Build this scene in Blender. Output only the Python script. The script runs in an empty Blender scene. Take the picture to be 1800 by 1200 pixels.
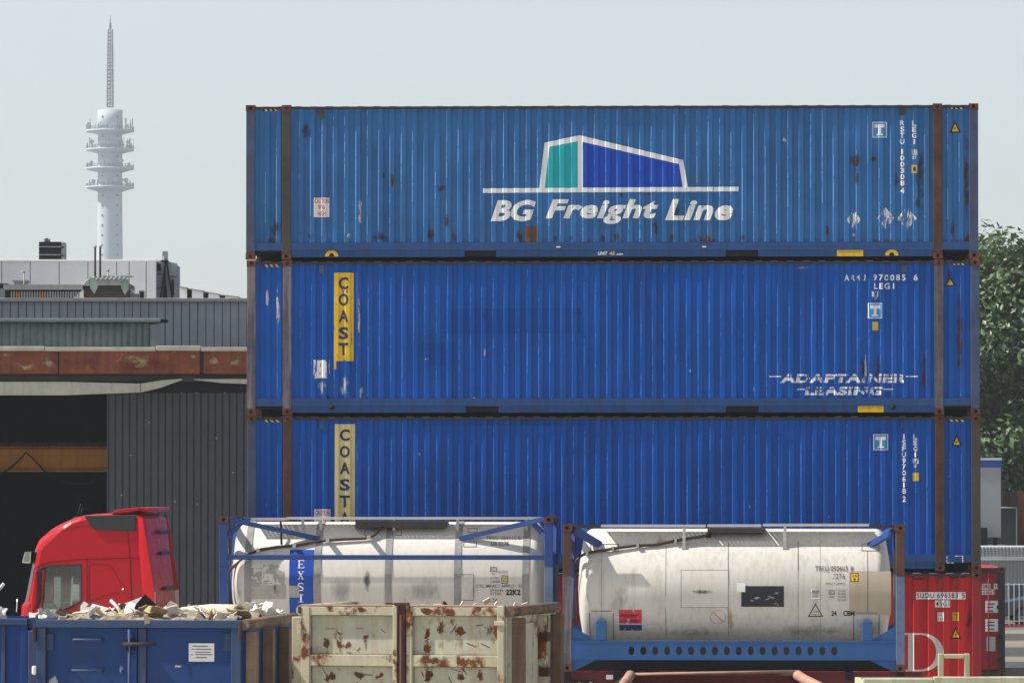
import bpy, bmesh, math, random
from mathutils import Vector, Matrix, noise as mnoise
R = math.radians
random.seed(11)
S = bpy.context.scene
col = S.collection

# ---------------------------------------------------------------- camera, sky, sun, exposure
F = 9400.0                      # focal length in photograph pixels (telephoto)
CAMZ = 4.45
PITCH = math.atan(258.0 / F)
cam_data = bpy.data.cameras.new('camera')
cam_data.sensor_width = 36.0
cam_data.lens = F / 1800.0 * 36.0
cam_data.clip_start = 0.5
cam_data.clip_end = 9000
cam = bpy.data.objects.new('camera', cam_data)
cam.location = (0, 0, CAMZ)
cam.rotation_euler = (R(90) + PITCH, 0, 0)
col.objects.link(cam)
S.camera = cam

SUN = Vector((-0.64, -0.035, 0.755)).normalized()      # direction towards the sun
elev = math.asin(SUN.z)
world = bpy.data.worlds.new('World')
S.world = world
world.use_nodes = True
wn = world.node_tree.nodes
wl = world.node_tree.links
wn.clear()
wo = wn.new('ShaderNodeOutputWorld')
wb = wn.new('ShaderNodeBackground')
sky = wn.new('ShaderNodeTexSky')
sky.sky_type = 'NISHITA'
sky.sun_disc = False
sky.sun_elevation = elev
sky.sun_rotation = math.atan2(SUN.x, SUN.y)
sky.altitude = 0
sky.air_density = 1.0
sky.dust_density = 0.8
sky.ozone_density = 3.0
wb.inputs['Strength'].default_value = 0.055
hs = wn.new('ShaderNodeHueSaturation')          # a hazy summer sky is greyer than clear air
hs.inputs['Saturation'].default_value = 0.40
wl.new(sky.outputs[0], hs.inputs['Color'])
wl.new(hs.outputs[0], wb.inputs['Color'])
wl.new(wb.outputs[0], wo.inputs['Surface'])

sd = bpy.data.lights.new('sun', 'SUN')
sd.energy = 3.3
sd.angle = R(0.8)
sd.color = (1.0, 0.94, 0.85)
so = bpy.data.objects.new('sun', sd)
so.rotation_euler = SUN.to_track_quat('Z', 'Y').to_euler()
so.location = (-40, 60, 60)
col.objects.link(so)

S.view_settings.view_transform = 'Standard'
S.view_settings.look = 'None'
S.view_settings.exposure = 1.28
S.view_settings.gamma = 1.0
S.view_settings.use_curve_mapping = False
S.cycles.max_bounces = 8
S.cycles.volume_bounces = 1
S.cycles.transparent_max_bounces = 16

# ---------------------------------------------------------------- helpers
def W(px, py, Y):
    """world point on the upright plane y = Y seen at photograph pixel (px, py)"""
    dx = (px - 900.0) / F
    du = (600.0 - py) / F
    vy = math.cos(PITCH) - du * math.sin(PITCH)
    vz = math.sin(PITCH) + du * math.cos(PITCH)
    t = Y / vy
    return Vector((dx * t, Y, CAMZ + vz * t))

def tag(o, label=None, cat=None, group=None, kind=None):
    if label: o['label'] = label
    if cat: o['category'] = cat
    if group: o['group'] = group
    if kind: o['kind'] = kind
    return o

def empty(name, loc=(0, 0, 0), rz=0.0, label=None, cat=None, group=None):
    o = bpy.data.objects.new(name, None)
    o.empty_display_size = 0.2
    o.location = loc
    o.rotation_euler = (0, 0, rz)
    col.objects.link(o)
    return tag(o, label, cat, group)

def link_mesh(name, me, mat, parent=None):
    o = bpy.data.objects.new(name, me)
    if mat is not None and not me.materials:
        for m in (mat if isinstance(mat, (list, tuple)) else [mat]):
            me.materials.append(m)
    if parent is not None:
        o.parent = parent
    col.objects.link(o)
    return o

class MB:
    def __init__(s):
        s.v = []; s.f = []; s.m = []; s.sm = []
    def add(s, vs, fs, mi=0, smooth=False):
        b = len(s.v)
        s.v += [tuple(v) for v in vs]
        for f in fs:
            s.f.append(tuple(b + i for i in f)); s.m.append(mi); s.sm.append(smooth)
        return s
    def box(s, x0, x1, y0, y1, z0, z1, mi=0, mtx=None):
        vs = [(x, y, z) for z in (z0, z1) for y in (y0, y1) for x in (x0, x1)]
        if mtx is not None: vs = [mtx @ Vector(v) for v in vs]
        return s.add(vs, [(0, 2, 3, 1), (4, 5, 7, 6), (0, 1, 5, 4), (2, 6, 7, 3), (0, 4, 6, 2), (1, 3, 7, 5)], mi)
    def bar(s, p0, p1, w, h, mi=0, up=(0, 0, 1)):
        p0 = Vector(p0); p1 = Vector(p1); d = (p1 - p0).normalized()
        a = d.cross(Vector(up))
        if a.length < 1e-4: a = d.cross(Vector((1, 0, 0)))
        a.normalize(); b = a.cross(d).normalized()
        vs = []
        for p in (p0, p1):
            for sa, sb in ((-1, -1), (1, -1), (1, 1), (-1, 1)):
                vs.append(p + a * (w / 2 * sa) + b * (h / 2 * sb))
        return s.add(vs, [(0, 3, 2, 1), (4, 5, 6, 7), (0, 1, 5, 4), (1, 2, 6, 5), (2, 3, 7, 6), (3, 0, 4, 7)], mi)
    def tube(s, pts, r, n=8, mi=0, smooth=True, cap=True):
        pts = [Vector(p) for p in pts]
        rs = r if isinstance(r, (list, tuple)) else [r] * len(pts)
        vs = []; fs = []
        prev = None
        for i, p in enumerate(pts):
            d = (pts[min(i + 1, len(pts) - 1)] - pts[max(i - 1, 0)]).normalized()
            a = d.cross(Vector((0, 0, 1))) if prev is None else prev - d * prev.dot(d)
            if a.length < 1e-3: a = d.cross(Vector((1, 0, 0)))
            a.normalize(); prev = a; b = d.cross(a)
            for k in range(n):
                t = 2 * math.pi * k / n
                vs.append(p + (a * math.cos(t) + b * math.sin(t)) * rs[i])
        for i in range(len(pts) - 1):
            for k in range(n):
                k2 = (k + 1) % n
                fs.append((i * n + k, i * n + k2, (i + 1) * n + k2, (i + 1) * n + k))
        s.add(vs, fs, mi, smooth)
        if cap:
            b0 = len(s.v) - len(vs)
            s.f.append(tuple(b0 + k for k in reversed(range(n)))); s.m.append(mi); s.sm.append(False)
            e0 = b0 + (len(pts) - 1) * n
            s.f.append(tuple(e0 + k for k in range(n))); s.m.append(mi); s.sm.append(False)
        return s
    def prism(s, poly, y0, y1, mi=0):
        """polygon in (x, z), extruded from y0 to y1"""
        n = len(poly)
        area = sum(poly[i][0] * poly[(i + 1) % n][1] - poly[(i + 1) % n][0] * poly[i][1] for i in range(n))
        if area < 0: poly = poly[::-1]
        vs = [(x, y0, z) for x, z in poly] + [(x, y1, z) for x, z in poly]
        fs = [tuple(range(n)), tuple(reversed(range(n, 2 * n)))]
        for i in range(n):
            j = (i + 1) % n
            fs.append((j, i, n + i, n + j))
        return s.add(vs, fs, mi)
    def lathe(s, prof, axis='z', c=(0, 0, 0), n=32, mi=0, smooth=True):
        """prof: (radius, height along axis)"""
        vs = []; fs = []
        for r, h in prof:
            for k in range(n):
                t = 2 * math.pi * k / n
                a, b = r * math.cos(t), r * math.sin(t)
                if axis == 'z': p = (c[0] + a, c[1] + b, c[2] + h)
                elif axis == 'x': p = (c[0] + h, c[1] + a, c[2] + b)
                else: p = (c[0] + b, c[1] + h, c[2] + a)
                vs.append(p)
        for i in range(len(prof) - 1):
            for k in range(n):
                k2 = (k + 1) % n
                fs.append((i * n + k, i * n + k2, (i + 1) * n + k2, (i + 1) * n + k))
        return s.add(vs, fs, mi, smooth)
    def mesh(s, name):
        me = bpy.data.meshes.new(name)
        me.from_pydata(s.v, [], s.f)
        me.polygons.foreach_set('material_index', s.m)
        me.polygons.foreach_set('use_smooth', s.sm)
        me.update()
        return me
    def build(s, name, mat, parent=None, bevel=0.0, seg=2):
        o = link_mesh(name, s.mesh(name), mat, parent)
        if bevel:
            b = o.modifiers.new('bevel', 'BEVEL'); b.width = bevel; b.segments = seg; b.limit_method = 'ANGLE'; b.angle_limit = R(35)
        return o

def rnd(a, b): return random.uniform(a, b)

# ---------------------------------------------------------------- materials
class N:
    def __init__(s, name):
        s.mat = bpy.data.materials.new(name); s.mat.use_nodes = True
        s.t = s.mat.node_tree; s.t.nodes.clear()
        s.out = s.t.nodes.new('ShaderNodeOutputMaterial')
        s.geo = s.t.nodes.new('ShaderNodeNewGeometry')
        s.tc = s.t.nodes.new('ShaderNodeTexCoord')
    def n(s, kind, **kw):
        nd = s.t.nodes.new(kind)
        for k, v in kw.items(): setattr(nd, k, v)
        return nd
    def set(s, nd, name, v):
        sk = nd.inputs[name]
        if hasattr(v, 'is_linked') or isinstance(v, bpy.types.NodeSocket): s.t.links.new(v, sk)
        else: sk.default_value = v
    def noise(s, scale, detail=4, rough=.55, stretch=None, space='world', w=0):
        src = s.geo.outputs['Position'] if space == 'world' else s.tc.outputs['Object']
        if stretch or w:
            mp = s.n('ShaderNodeMapping')
            mp.inputs['Scale'].default_value = stretch or (1, 1, 1)
            mp.inputs['Location'].default_value = (w * 7.3, w * 3.1, w * 5.7)
            s.t.links.new(src, mp.inputs['Vector']); src = mp.outputs[0]
        nz = s.n('ShaderNodeTexNoise')
        nz.inputs['Scale'].default_value = scale; nz.inputs['Detail'].default_value = detail; nz.inputs['Roughness'].default_value = rough
        s.t.links.new(src, nz.inputs['Vector'])
        return nz.outputs['Fac']
    def ramp(s, fac, lo, hi, a=0.0, b=1.0):
        m = s.n('ShaderNodeMapRange'); m.clamp = True
        s.t.links.new(fac, m.inputs['Value'])
        for k, v in (('From Min', lo), ('From Max', hi), ('To Min', a), ('To Max', b)): m.inputs[k].default_value = v
        return m.outputs[0]
    def math(s, op, a, b):
        m = s.n('ShaderNodeMath', operation=op)
        for i, v in enumerate((a, b)):
            if isinstance(v, bpy.types.NodeSocket): s.t.links.new(v, m.inputs[i])
            else: m.inputs[i].default_value = v
        return m.outputs[0]
    def mix(s, fac, a, b):
        m = s.n('ShaderNodeMix', data_type='RGBA')
        for i, v in ((0, fac), (6, a), (7, b)):
            if isinstance(v, bpy.types.NodeSocket): s.t.links.new(v, m.inputs[i])
            elif i == 0: m.inputs[i].default_value = v
            else: m.inputs[i].default_value = (v[0], v[1], v[2], 1)
        return m.outputs[2]

RUST1 = (0.115, 0.042, 0.018)
RUST2 = (0.055, 0.026, 0.018)
def c3(c, k): return tuple(min(1, x * k) for x in c)

def mat(name, base, rough=.6, metal=0.0, spec=.18, var=.12, vscale=1.2, streak=0.0, streak_col=None, rust=0.0, rscale=2.2,
        rstretch=(1, 1, .45), rcol=(RUST1, RUST2), foot=None, bump=0.0, bscale=40, flake=0.0, fscale=9, fstretch=(1, 1, .5), coat=0.0, grain=0.0):
    s = N(name)
    c = s.mix(s.ramp(s.noise(vscale, 5, .6), .3, .7), c3(base, 1 - var), c3(base, 1 + var))
    if grain:
        c = s.mix(s.ramp(s.noise(60, 2), .35, .65, 0, grain), c, c3(base, .45))
    if streak:
        f = s.ramp(s.noise(3.4, 5, .62, (3.2, 3.2, .16)), .47, .74, 0, streak)
        c = s.mix(f, c, streak_col or c3(base, .5))
    ro = None
    if rust:
        nz = s.noise(rscale, 9, .68, rstretch)
        if foot:
            sp = s.n('ShaderNodeSeparateXYZ'); s.t.links.new(s.tc.outputs['Object'], sp.inputs[0])
            nz = s.math('ADD', nz, s.ramp(sp.outputs[2], foot[0], foot[1], foot[2], 0))
        thr = .80 - .42 * rust
        f = s.ramp(nz, thr, thr + .07)
        rc = s.mix(s.ramp(s.noise(7, 6, .7), .35, .65), rcol[0], rcol[1])
        c = s.mix(f, c, rc)
        ro = s.ramp(f, 0, 1, rough, .9)
    b = s.n('ShaderNodeBsdfPrincipled')
    s.t.links.new(c, b.inputs['Base Color'])
    b.inputs['Metallic'].default_value = metal
    b.inputs['Specular IOR Level'].default_value = spec
    if ro is not None: s.t.links.new(ro, b.inputs['Roughness'])
    else: s.t.links.new(s.ramp(s.noise(5, 4), .3, .7, max(0, rough - .07), min(1, rough + .07)), b.inputs['Roughness'])
    if coat: b.inputs['Coat Weight'].default_value = coat; b.inputs['Coat Roughness'].default_value = .12
    if bump:
        bn = s.n('ShaderNodeBump'); bn.inputs['Strength'].default_value = bump; bn.inputs['Distance'].default_value = .02
        s.t.links.new(s.noise(bscale, 5), bn.inputs['Height']); s.t.links.new(bn.outputs[0], b.inputs['Normal'])
    sh = b.outputs[0]
    if flake:
        tr = s.n('ShaderNodeBsdfTransparent'); mx = s.n('ShaderNodeMixShader')
        thr = .78 - .5 * flake
        f = s.ramp(s.noise(fscale, 8, .7, fstretch, w=flake * 3), thr, thr + .05)
        s.t.links.new(f, mx.inputs[0]); s.t.links.new(sh, mx.inputs[1]); s.t.links.new(tr.outputs[0], mx.inputs[2])
        sh = mx.outputs[0]
    s.t.links.new(sh, s.out.inputs['Surface'])
    return s.mat

def stain(name, cols, amount=.5, scale=9, stretch=(1, 1, .4), soft=.26, opac=.85, ew=.45):
    """a smear of rust or dirt: noise-edged, fading towards the rim of its patch (uses UV-free object noise)"""
    s = N(name)
    b = s.n('ShaderNodeBsdfPrincipled')
    s.t.links.new(s.mix(s.ramp(s.noise(9, 5), .35, .65), cols[0], cols[1]), b.inputs['Base Color'])
    b.inputs['Roughness'].default_value = .9; b.inputs['Specular IOR Level'].default_value = .1
    at = s.n('ShaderNodeAttribute'); at.attribute_name = 'edge'
    tr = s.n('ShaderNodeBsdfTransparent'); mx = s.n('ShaderNodeMixShader')
    f = s.math('ADD', s.noise(scale, 7, .68, stretch), s.math('MULTIPLY', s.math('SUBTRACT', at.outputs['Fac'], .45), ew))
    thr = .78 - .5 * amount
    f = s.ramp(f, thr, thr + soft, 0, opac)
    s.t.links.new(f, mx.inputs[0]); s.t.links.new(tr.outputs[0], mx.inputs[1]); s.t.links.new(b.outputs[0], mx.inputs[2])
    s.t.links.new(mx.outputs[0], s.out.inputs['Surface'])
    return s.mat

def glass(name, tint=(.55, .62, .6), alpha=.45):
    s = N(name)
    g = s.n('ShaderNodeBsdfGlossy'); g.inputs['Color'].default_value = (.8, .85, .85, 1); g.inputs['Roughness'].default_value = .03
    t = s.n('ShaderNodeBsdfTransparent'); t.inputs['Color'].default_value = (*tint, 1)
    mx = s.n('ShaderNodeMixShader'); mx.inputs[0].default_value = alpha
    s.t.links.new(t.outputs[0], mx.inputs[1]); s.t.links.new(g.outputs[0], mx.inputs[2])
    s.t.links.new(mx.outputs[0], s.out.inputs['Surface'])
    return s.mat

# ---------------------------------------------------------------- print and stickers that follow a curved or ribbed wall
def glyphs(text, bold=0.0, shear=0.0, space=1.0):
    cu = bpy.data.curves.new('t', 'FONT'); cu.body = text; cu.shear = shear; cu.offset = bold; cu.space_character = space
    cu.resolution_u = 3; cu.fill_mode = 'FRONT'
    ob = bpy.data.objects.new('t', cu)
    me = ob.to_mesh()
    vs = [(v.co.x, v.co.y) for v in me.vertices]; fs = [tuple(p.vertices) for p in me.polygons]
    ob.to_mesh_clear(); bpy.data.objects.remove(ob); bpy.data.curves.remove(cu)
    return vs, fs

def fit(g, x0, x1, z0, z1):
    vs, fs = g
    ax = min(v[0] for v in vs); bx = max(v[0] for v in vs); az = min(v[1] for v in vs); bz = max(v[1] for v in vs)
    return [(x0 + (v[0] - ax) / max(1e-6, bx - ax) * (x1 - x0), z0 + (v[1] - az) / max(1e-6, bz - az) * (z1 - z0)) for v in vs], fs

class Skin:
    """a wall surface y = depth(x, z) with the x and z values at which it bends"""
    def __init__(s, depth, xcuts=(), zcuts=()):
        s.depth = depth; s.xc = sorted(xcuts); s.zc = sorted(zcuts)
    def put(s, name, shapes, m, parent, eps=.004, edge=False):
        bm = bmesh.new()
        for vs, fs in shapes:
            bv = [bm.verts.new((x, 0, z)) for x, z in vs]
            for f in fs:
                try: bm.faces.new([bv[i] for i in f])
                except ValueError: pass
        xs = [v.co.x for v in bm.verts]; zs = [v.co.z for v in bm.verts]
        lo, hi, lz, hz = min(xs), max(xs), min(zs), max(zs)
        xc = [c for c in s.xc if lo < c < hi]; zc = [c for c in s.zc if lz < c < hz]
        if edge:
            xc = xc + [lo + (hi - lo) * k / 8 for k in range(1, 8)]; zc = zc + [lz + (hz - lz) * k / 8 for k in range(1, 8)]
        for c in xc:
            bmesh.ops.bisect_plane(bm, geom=bm.verts[:] + bm.edges[:] + bm.faces[:], dist=1e-5, plane_co=(c, 0, 0), plane_no=(1, 0, 0))
        for c in zc:
            bmesh.ops.bisect_plane(bm, geom=bm.verts[:] + bm.edges[:] + bm.faces[:], dist=1e-5, plane_co=(0, 0, c), plane_no=(0, 0, 1))
        ed = []
        for v in bm.verts:
            if edge:
                a = 2 * abs((v.co.x - lo) / (hi - lo) - .5); b = 2 * abs((v.co.z - lz) / (hz - lz) - .5)
                ed.append(max(0., 1 - math.hypot(a, b)))
            v.co.y = s.depth(v.co.x, v.co.z) - eps
        for f in bm.faces:
            f.normal_update()
            if f.normal.y > 0: f.normal_flip()
        me = bpy.data.meshes.new(name); bm.to_mesh(me); bm.free()
        if edge:
            at = me.attributes.new('edge', 'FLOAT', 'POINT'); at.data.foreach_set('value', ed)
        return link_mesh(name, me, m, parent)

def rect(x0, x1, z0, z1): return ([(x0, z0), (x1, z0), (x1, z1), (x0, z1)], [(0, 1, 2, 3)])
def poly(pts): return (list(pts), [tuple(range(len(pts)))])
def ring(o, i):
    n = len(o)
    return (list(o) + list(i), [(k, (k + 1) % n, n + (k + 1) % n, n + k) for k in range(n)])
# ---------------------------------------------------------------- shared materials
M = {}
M['blue_top'] = mat('faded blue container paint', (.032, .135, .345), .6, spec=.1, var=.20, vscale=.7, streak=.42, streak_col=(.045, .085, .17), rust=.22, foot=(.28, .75, .16), rscale=2.6)
M['blue_mid'] = mat('royal blue container paint', (.007, .083, .365), .58, spec=.1, var=.18, vscale=.6, streak=.40, streak_col=(.025, .055, .17), rust=.16, foot=(.25, .6, .10), rscale=2.8)
M['blue_low'] = mat('clean royal blue container paint', (.007, .080, .365), .58, spec=.1, var=.16, vscale=.6, streak=.40, streak_col=(.022, .055, .19), rust=.10, foot=(.25, .5, .08))
M['blue_rail'] = mat('grimy dark blue rail paint', (.02, .070, .21), .6, streak=.6, streak_col=(.03, .04, .07), rust=.16)
M['rail_dark'] = mat('soot dark underframe', (.012, .013, .018), .85)
M['rail_rust'] = mat('rust-edged top rail', (.035, .03, .035), .8, rust=.45)
M['post_rust'] = mat('rusty brown post', (.085, .043, .03), .85, var=.3, vscale=3, streak=.6, streak_col=(.045, .03, .028), rust=.35, rscale=4)
M['post_olive'] = mat('grimy olive brown post', (.06, .055, .045), .8, var=.25, vscale=2, streak=.5, streak_col=(.04, .06, .10), rust=.3, rscale=3)
M['post_blue'] = mat('rubbed blue grey post', (.05, .075, .15), .7, var=.3, vscale=2.5, streak=.7, streak_col=(.09, .07, .065), rust=.24, rscale=4)
M['post_bare'] = mat('scraped bare post', (.085, .075, .095), .75, var=.3, vscale=4, streak=.9, streak_col=(.28, .25, .25), rust=.3, rscale=5, rstretch=(1, 1, .3))
M['casting'] = mat('rust brown casting', (.105, .045, .03), .9, var=.3, vscale=6, rust=.3, rscale=8)
M['worn_blue'] = mat('rubbed pale blue edge', (.14, .28, .58), .6, flake=.56, fscale=6, fstretch=(1, 1, .25))  # highlight colour for the container rib edges, broken up by flaking
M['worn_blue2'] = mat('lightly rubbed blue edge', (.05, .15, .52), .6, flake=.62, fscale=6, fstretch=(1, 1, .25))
M['red'] = mat('red container paint', (.46, .018, .022), .5, streak=.25, streak_col=(.24, .02, .02), rust=.1, foot=(.1, .4, .12))
M['red_old'] = mat('dull red container paint', (.26, .022, .03), .6, streak=.4, streak_col=(.12, .02, .022), rust=.2, rscale=3)
M['white_print'] = mat('white print', (.78, .79, .8), .5, var=.05, flake=.42, fscale=7)
M['white_logo'] = mat('white logo paint', (.74, .76, .77), .5, var=.05, flake=.28, fscale=8)
M['white_worn'] = mat('flaking white print', (.76, .77, .78), .55, flake=.56, fscale=5, fstretch=(3, 3, .5))
M['white_torn'] = mat('torn white sticker', (.7, .7, .72), .6, flake=.64, fscale=10, fstretch=(2, 2, .35))
M['white_plate'] = mat('white sticker', (.74, .73, .74), .5, var=.06, streak=.3, streak_col=(.5, .42, .42))
M['teal'] = mat('teal logo paint', (.012, .36, .41), .5, var=.05)
M['logo_blue'] = mat('deep blue logo paint', (.008, .062, .42), .5, var=.06)
M['cyan_sign'] = mat('light blue sticker', (.05, .27, .58), .5)
M['red_print'] = mat('red print', (.42, .07, .09), .6)
M['black_print'] = mat('black print', (.02, .02, .022), .6, flake=.3)
M['grey_print'] = mat('faded grey print', (.10, .10, .10), .6, flake=.45, fscale=12)
M['yellow'] = mat('yellow paint', (.68, .42, .02), .55, var=.12, streak=.3, streak_col=(.3, .2, .04))
M['yellow_worn'] = mat('flaking yellow paint', (.72, .47, .02), .55, var=.12, flake=.40, fscale=5, fstretch=(1.5, 1.5, .8))
M['yellow_pale'] = mat('pale yellow paint', (.66, .56, .24), .55, var=.12, streak=.35, streak_col=(.4, .32, .12))
M['navy_print'] = mat('navy print', (.02, .045, .14), .55, flake=.3)
M['black'] = mat('black rubber', (.012, .012, .013), .75)
M['rust_stain'] = stain('rust smear', ((.10, .045, .02), (.045, .03, .025)), .66)
M['dirt_stain'] = stain('dirt smear', ((.05, .05, .06), (.03, .03, .04)), .55, opac=.75)
M['pale_scuff'] = stain('pale scuff', ((.35, .4, .5), (.5, .5, .52)), .42, scale=14, stretch=(1, 1, .3), soft=.08, opac=.8)
M['blue_patch'] = mat('darker repaint', (.006, .066, .30), .58, spec=.1, var=.1, flake=.36, fscale=3)
M['brown_patch'] = mat('rust brown repair', (.13, .075, .05), .85, var=.3, vscale=5, rust=.3, rscale=6)

# ---------------------------------------------------------------- shipping containers
def interp(xs, ys, x):
    import bisect
    i = bisect.bisect_right(xs, x) - 1
    if i < 0: return ys[0]
    if i >= len(xs) - 1: return ys[-1]
    t = (x - xs[i]) / (xs[i + 1] - xs[i])
    return ys[i] + t * (ys[i + 1] - ys[i])

def rib_profile(x0, x1, pitch, depth, rng, jit=.007):
    n = max(1, round((x1 - x0) / pitch)); p = (x1 - x0) / n
    xs = []; ys = []
    for k in range(n):
        a = x0 + k * p; dj = rng.uniform(-jit, jit); ej = rng.uniform(-jit, jit)
        for fx, d in ((.0, ej), (.36, ej), (.52, depth + dj), (.86, depth + dj)):
            xs.append(a + fx * p); ys.append(max(0, d))
    xs.append(x1); ys.append(0)
    return xs, ys

def ribbed_sheet(xs, ys, z0, z1, y0, sign=1, nz=1, dent=None):
    dent = dent or (lambda x, z: 0.0)
    mb = MB()
    for a, b, da, db in zip(xs[:-1], xs[1:], ys[:-1], ys[1:]):
        for k in range(nz):
            za = z0 + (z1 - z0) * k / nz; zb = z0 + (z1 - z0) * (k + 1) / nz
            q = [(a, y0 + sign * (da + dent(a, za)), za), (b, y0 + sign * (db + dent(b, za)), za), (b, y0 + sign * (db + dent(b, zb)), zb), (a, y0 + sign * (da + dent(a, zb)), zb)]
            mb.add(q, [(0, 1, 2, 3) if sign > 0 else (3, 2, 1, 0)])
    return mb

CW, CH, CD = .178, .118, .162
def casting_mesh():
    mb = MB()
    w, h, d = CW, CH, CD
    oc = []
    for k in range(8):
        t = R(22.5 + 45 * k)
        oc.append((w / 2 + .034 * math.cos(t), h / 2 + .036 * math.sin(t)))
    rc = [(w, h), (0, h), (0, 0), (w, 0)]
    vs = [(x, 0, z) for x, z in rc] + [(x, 0, z) for x, z in oc] + [(x, .09, z) for x, z in oc] + [(x, d, z) for x, z in rc]
    fs = []
    # octagon vertices 4..11: 0,1 top-right pair | 2,3 left-top | 4,5 | 6,7
    cn = {0: (4 + 0, 4 + 1), 1: (4 + 2, 4 + 3), 2: (4 + 4, 4 + 5), 3: (4 + 6, 4 + 7)}
    for i, (a, b) in cn.items(): fs.append((i, b, a)[::-1])
    for i in range(4):
        j = (i + 1) % 4
        fs.append((i, j, cn[j][0], cn[i][1])[::-1][::-1])
    for k in range(8):
        k2 = (k + 1) % 8
        fs.append((4 + k, 4 + k2, 12 + k2, 12 + k))
    fs.append(tuple(range(12, 20)))
    for i in range(4):
        j = (i + 1) % 4
        fs.append((i, 20 + i, 20 + j, j))
    fs.append((20, 21, 22, 23))
    return mb.add(vs, fs).mesh('corner_casting')
CAST = casting_mesh()
def put_casting(root, x, y, z, back=False, m=None):
    o = link_mesh('corner_casting', CAST, M['casting'], root)
    o.location = (x, y, z)
    if back:
        o.rotation_euler = (0, 0, math.pi); o.location = (x + CW, y + CD, z)
    return o

class Box: pass
def container(name, label, loc, yaw, L, H, paint, posts, rail, seed, inner_posts=True, pitch=.212, depth=.036, group=None, wallbot=.30, rib_glint=None):
    rng = random.Random(seed)
    D = 2.50
    root = empty(name, loc, yaw, label, 'container', group)
    xs, ys = rib_profile(.15, L - .15, pitch, depth, rng)
    y0 = .028
    dl = [(rng.uniform(.6, L - .6), rng.uniform(wallbot + .2, H - .3), rng.uniform(.14, .5), rng.choice((-1, 1, 1)) * rng.uniform(.006, .016)) for _ in range(16)]
    def dent(x, z):
        s_ = 0.0
        for dx, dz, r_, a_ in dl:
            q_ = ((x - dx) / r_) ** 2 + ((z - dz) / (r_ * 1.3)) ** 2
            if q_ < 5: s_ += a_ * math.exp(-q_)
        return max(-.016, s_)
    NZ = 16
    zc_ = [wallbot + (H - .06 - wallbot) * k / NZ for k in range(1, NZ)]
    ribbed_sheet(xs, ys, wallbot, H - .06, y0, 1, NZ, dent).build('side_wall', paint, root)
    ribbed_sheet(xs, ys, wallbot, H - .06, D - y0, -1).build('side_wall', paint, root)
    rx, ry = rib_profile(.18, L - .18, .30, .014, rng, .003)
    mb = MB()
    for a, b, da, db in zip(rx[:-1], rx[1:], ry[:-1], ry[1:]):
        za, zb = H - .036 + da, H - .036 + db
        mb.add([(a, .035, za), (b, .035, zb), (b, D - .035, zb), (a, D - .035, za)], [(0, 1, 2, 3)])
        mb.add([(a, .035, H - .06), (b, .035, H - .06), (b, .035, zb), (a, .035, za)], [(0, 1, 2, 3)])
    mb.build('roof', M['roof_pale'], root)
    for ya, yb in ((.004, .05), (D - .05, D - .004)):
        MB().box(CW, L - CW, ya, yb, H - .075, H - .03).build('top_rail', M['rail_rust'], root)
        MB().box(CW, L - CW, ya + .004, yb, .165, wallbot + .012).build('bottom_rail', rail, root)
    for ex, nm in ((.02, 'end_wall'),):
        MB().box(ex, ex + .05, .1, D - .1, .16, H - .1).build(nm, paint, root)
    for k in range(2):
        d = MB().box(L - .07, L - .02, .1 + k * 1.152, .1 + k * 1.152 + 1.148, .16, H - .1).build('door', paint, root)
        for q in (.3, .85):
            MB().tube([(L - .005, .1 + k * 1.152 + q, .1), (L - .005, .1 + k * 1.152 + q, H - .1)], .018, 6).build('lock_rod', M['galv'], d)
    MB().box(.1, L - .1, .1, D - .1, .12, .16).build('floor', M['rail_dark'], root)
    MB().box(CW + .01, L - CW - .01, 1.2, 1.26, -.036 if inner_posts else .0, .12).build('cross_member', M['rail_dark'], root)  # added unseen lengthwise beam, blocks sky light through the gap
    px = [0, L - CW]
    if inner_posts: px = [0, .762 - CW / 2, L - .762 - CW / 2, L - CW]
    for i, x in enumerate(px):
        for ya, back in ((-.003, False), (D - CD + .003, True)):
            mb = MB()
            w = CW - .012
            if not back: mb.box(x + .006, x + .006 + w, .004, .1, CH, H - CH)
            else: mb.box(x + .006, x + .006 + w, D - .1, D - .004, CH, H - CH)
            p = mb.build('corner_post' if i in (0, len(px) - 1) else 'stacking_post', posts[i if not back else 0], root, .008)
            put_casting(root, x, ya, 0, back); put_casting(root, x, ya, H - CH, back)
    b = Box(); b.root = root; b.L = L; b.H = H
    if rib_glint:  # thin pale strips: sun highlights painted along the rib edges
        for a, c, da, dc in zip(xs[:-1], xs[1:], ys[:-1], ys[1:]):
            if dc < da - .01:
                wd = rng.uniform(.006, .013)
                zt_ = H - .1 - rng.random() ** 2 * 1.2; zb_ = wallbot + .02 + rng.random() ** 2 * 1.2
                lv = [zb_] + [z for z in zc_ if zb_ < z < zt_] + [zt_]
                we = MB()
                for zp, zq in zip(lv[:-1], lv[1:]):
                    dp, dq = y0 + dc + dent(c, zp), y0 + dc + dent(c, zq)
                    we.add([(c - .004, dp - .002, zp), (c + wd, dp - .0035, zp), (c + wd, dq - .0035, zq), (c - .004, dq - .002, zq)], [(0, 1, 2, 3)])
                we.build('worn_edge', rib_glint, root)
    b.skin = Skin(lambda x, z: y0 + interp(xs, ys, x) + dent(x, z), xs, zc_)
    b.face = Skin(lambda x, z: 0.004)
    return b

M['roof_pale'] = mat('weathered roof paint', (.20, .22, .26), .75, var=.25, rust=.35, rscale=3)
M['galv'] = mat('galvanised steel', (.42, .43, .43), .5, metal=.3, var=.15, vscale=4, streak=.3, streak_col=(.3, .29, .27))

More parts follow.
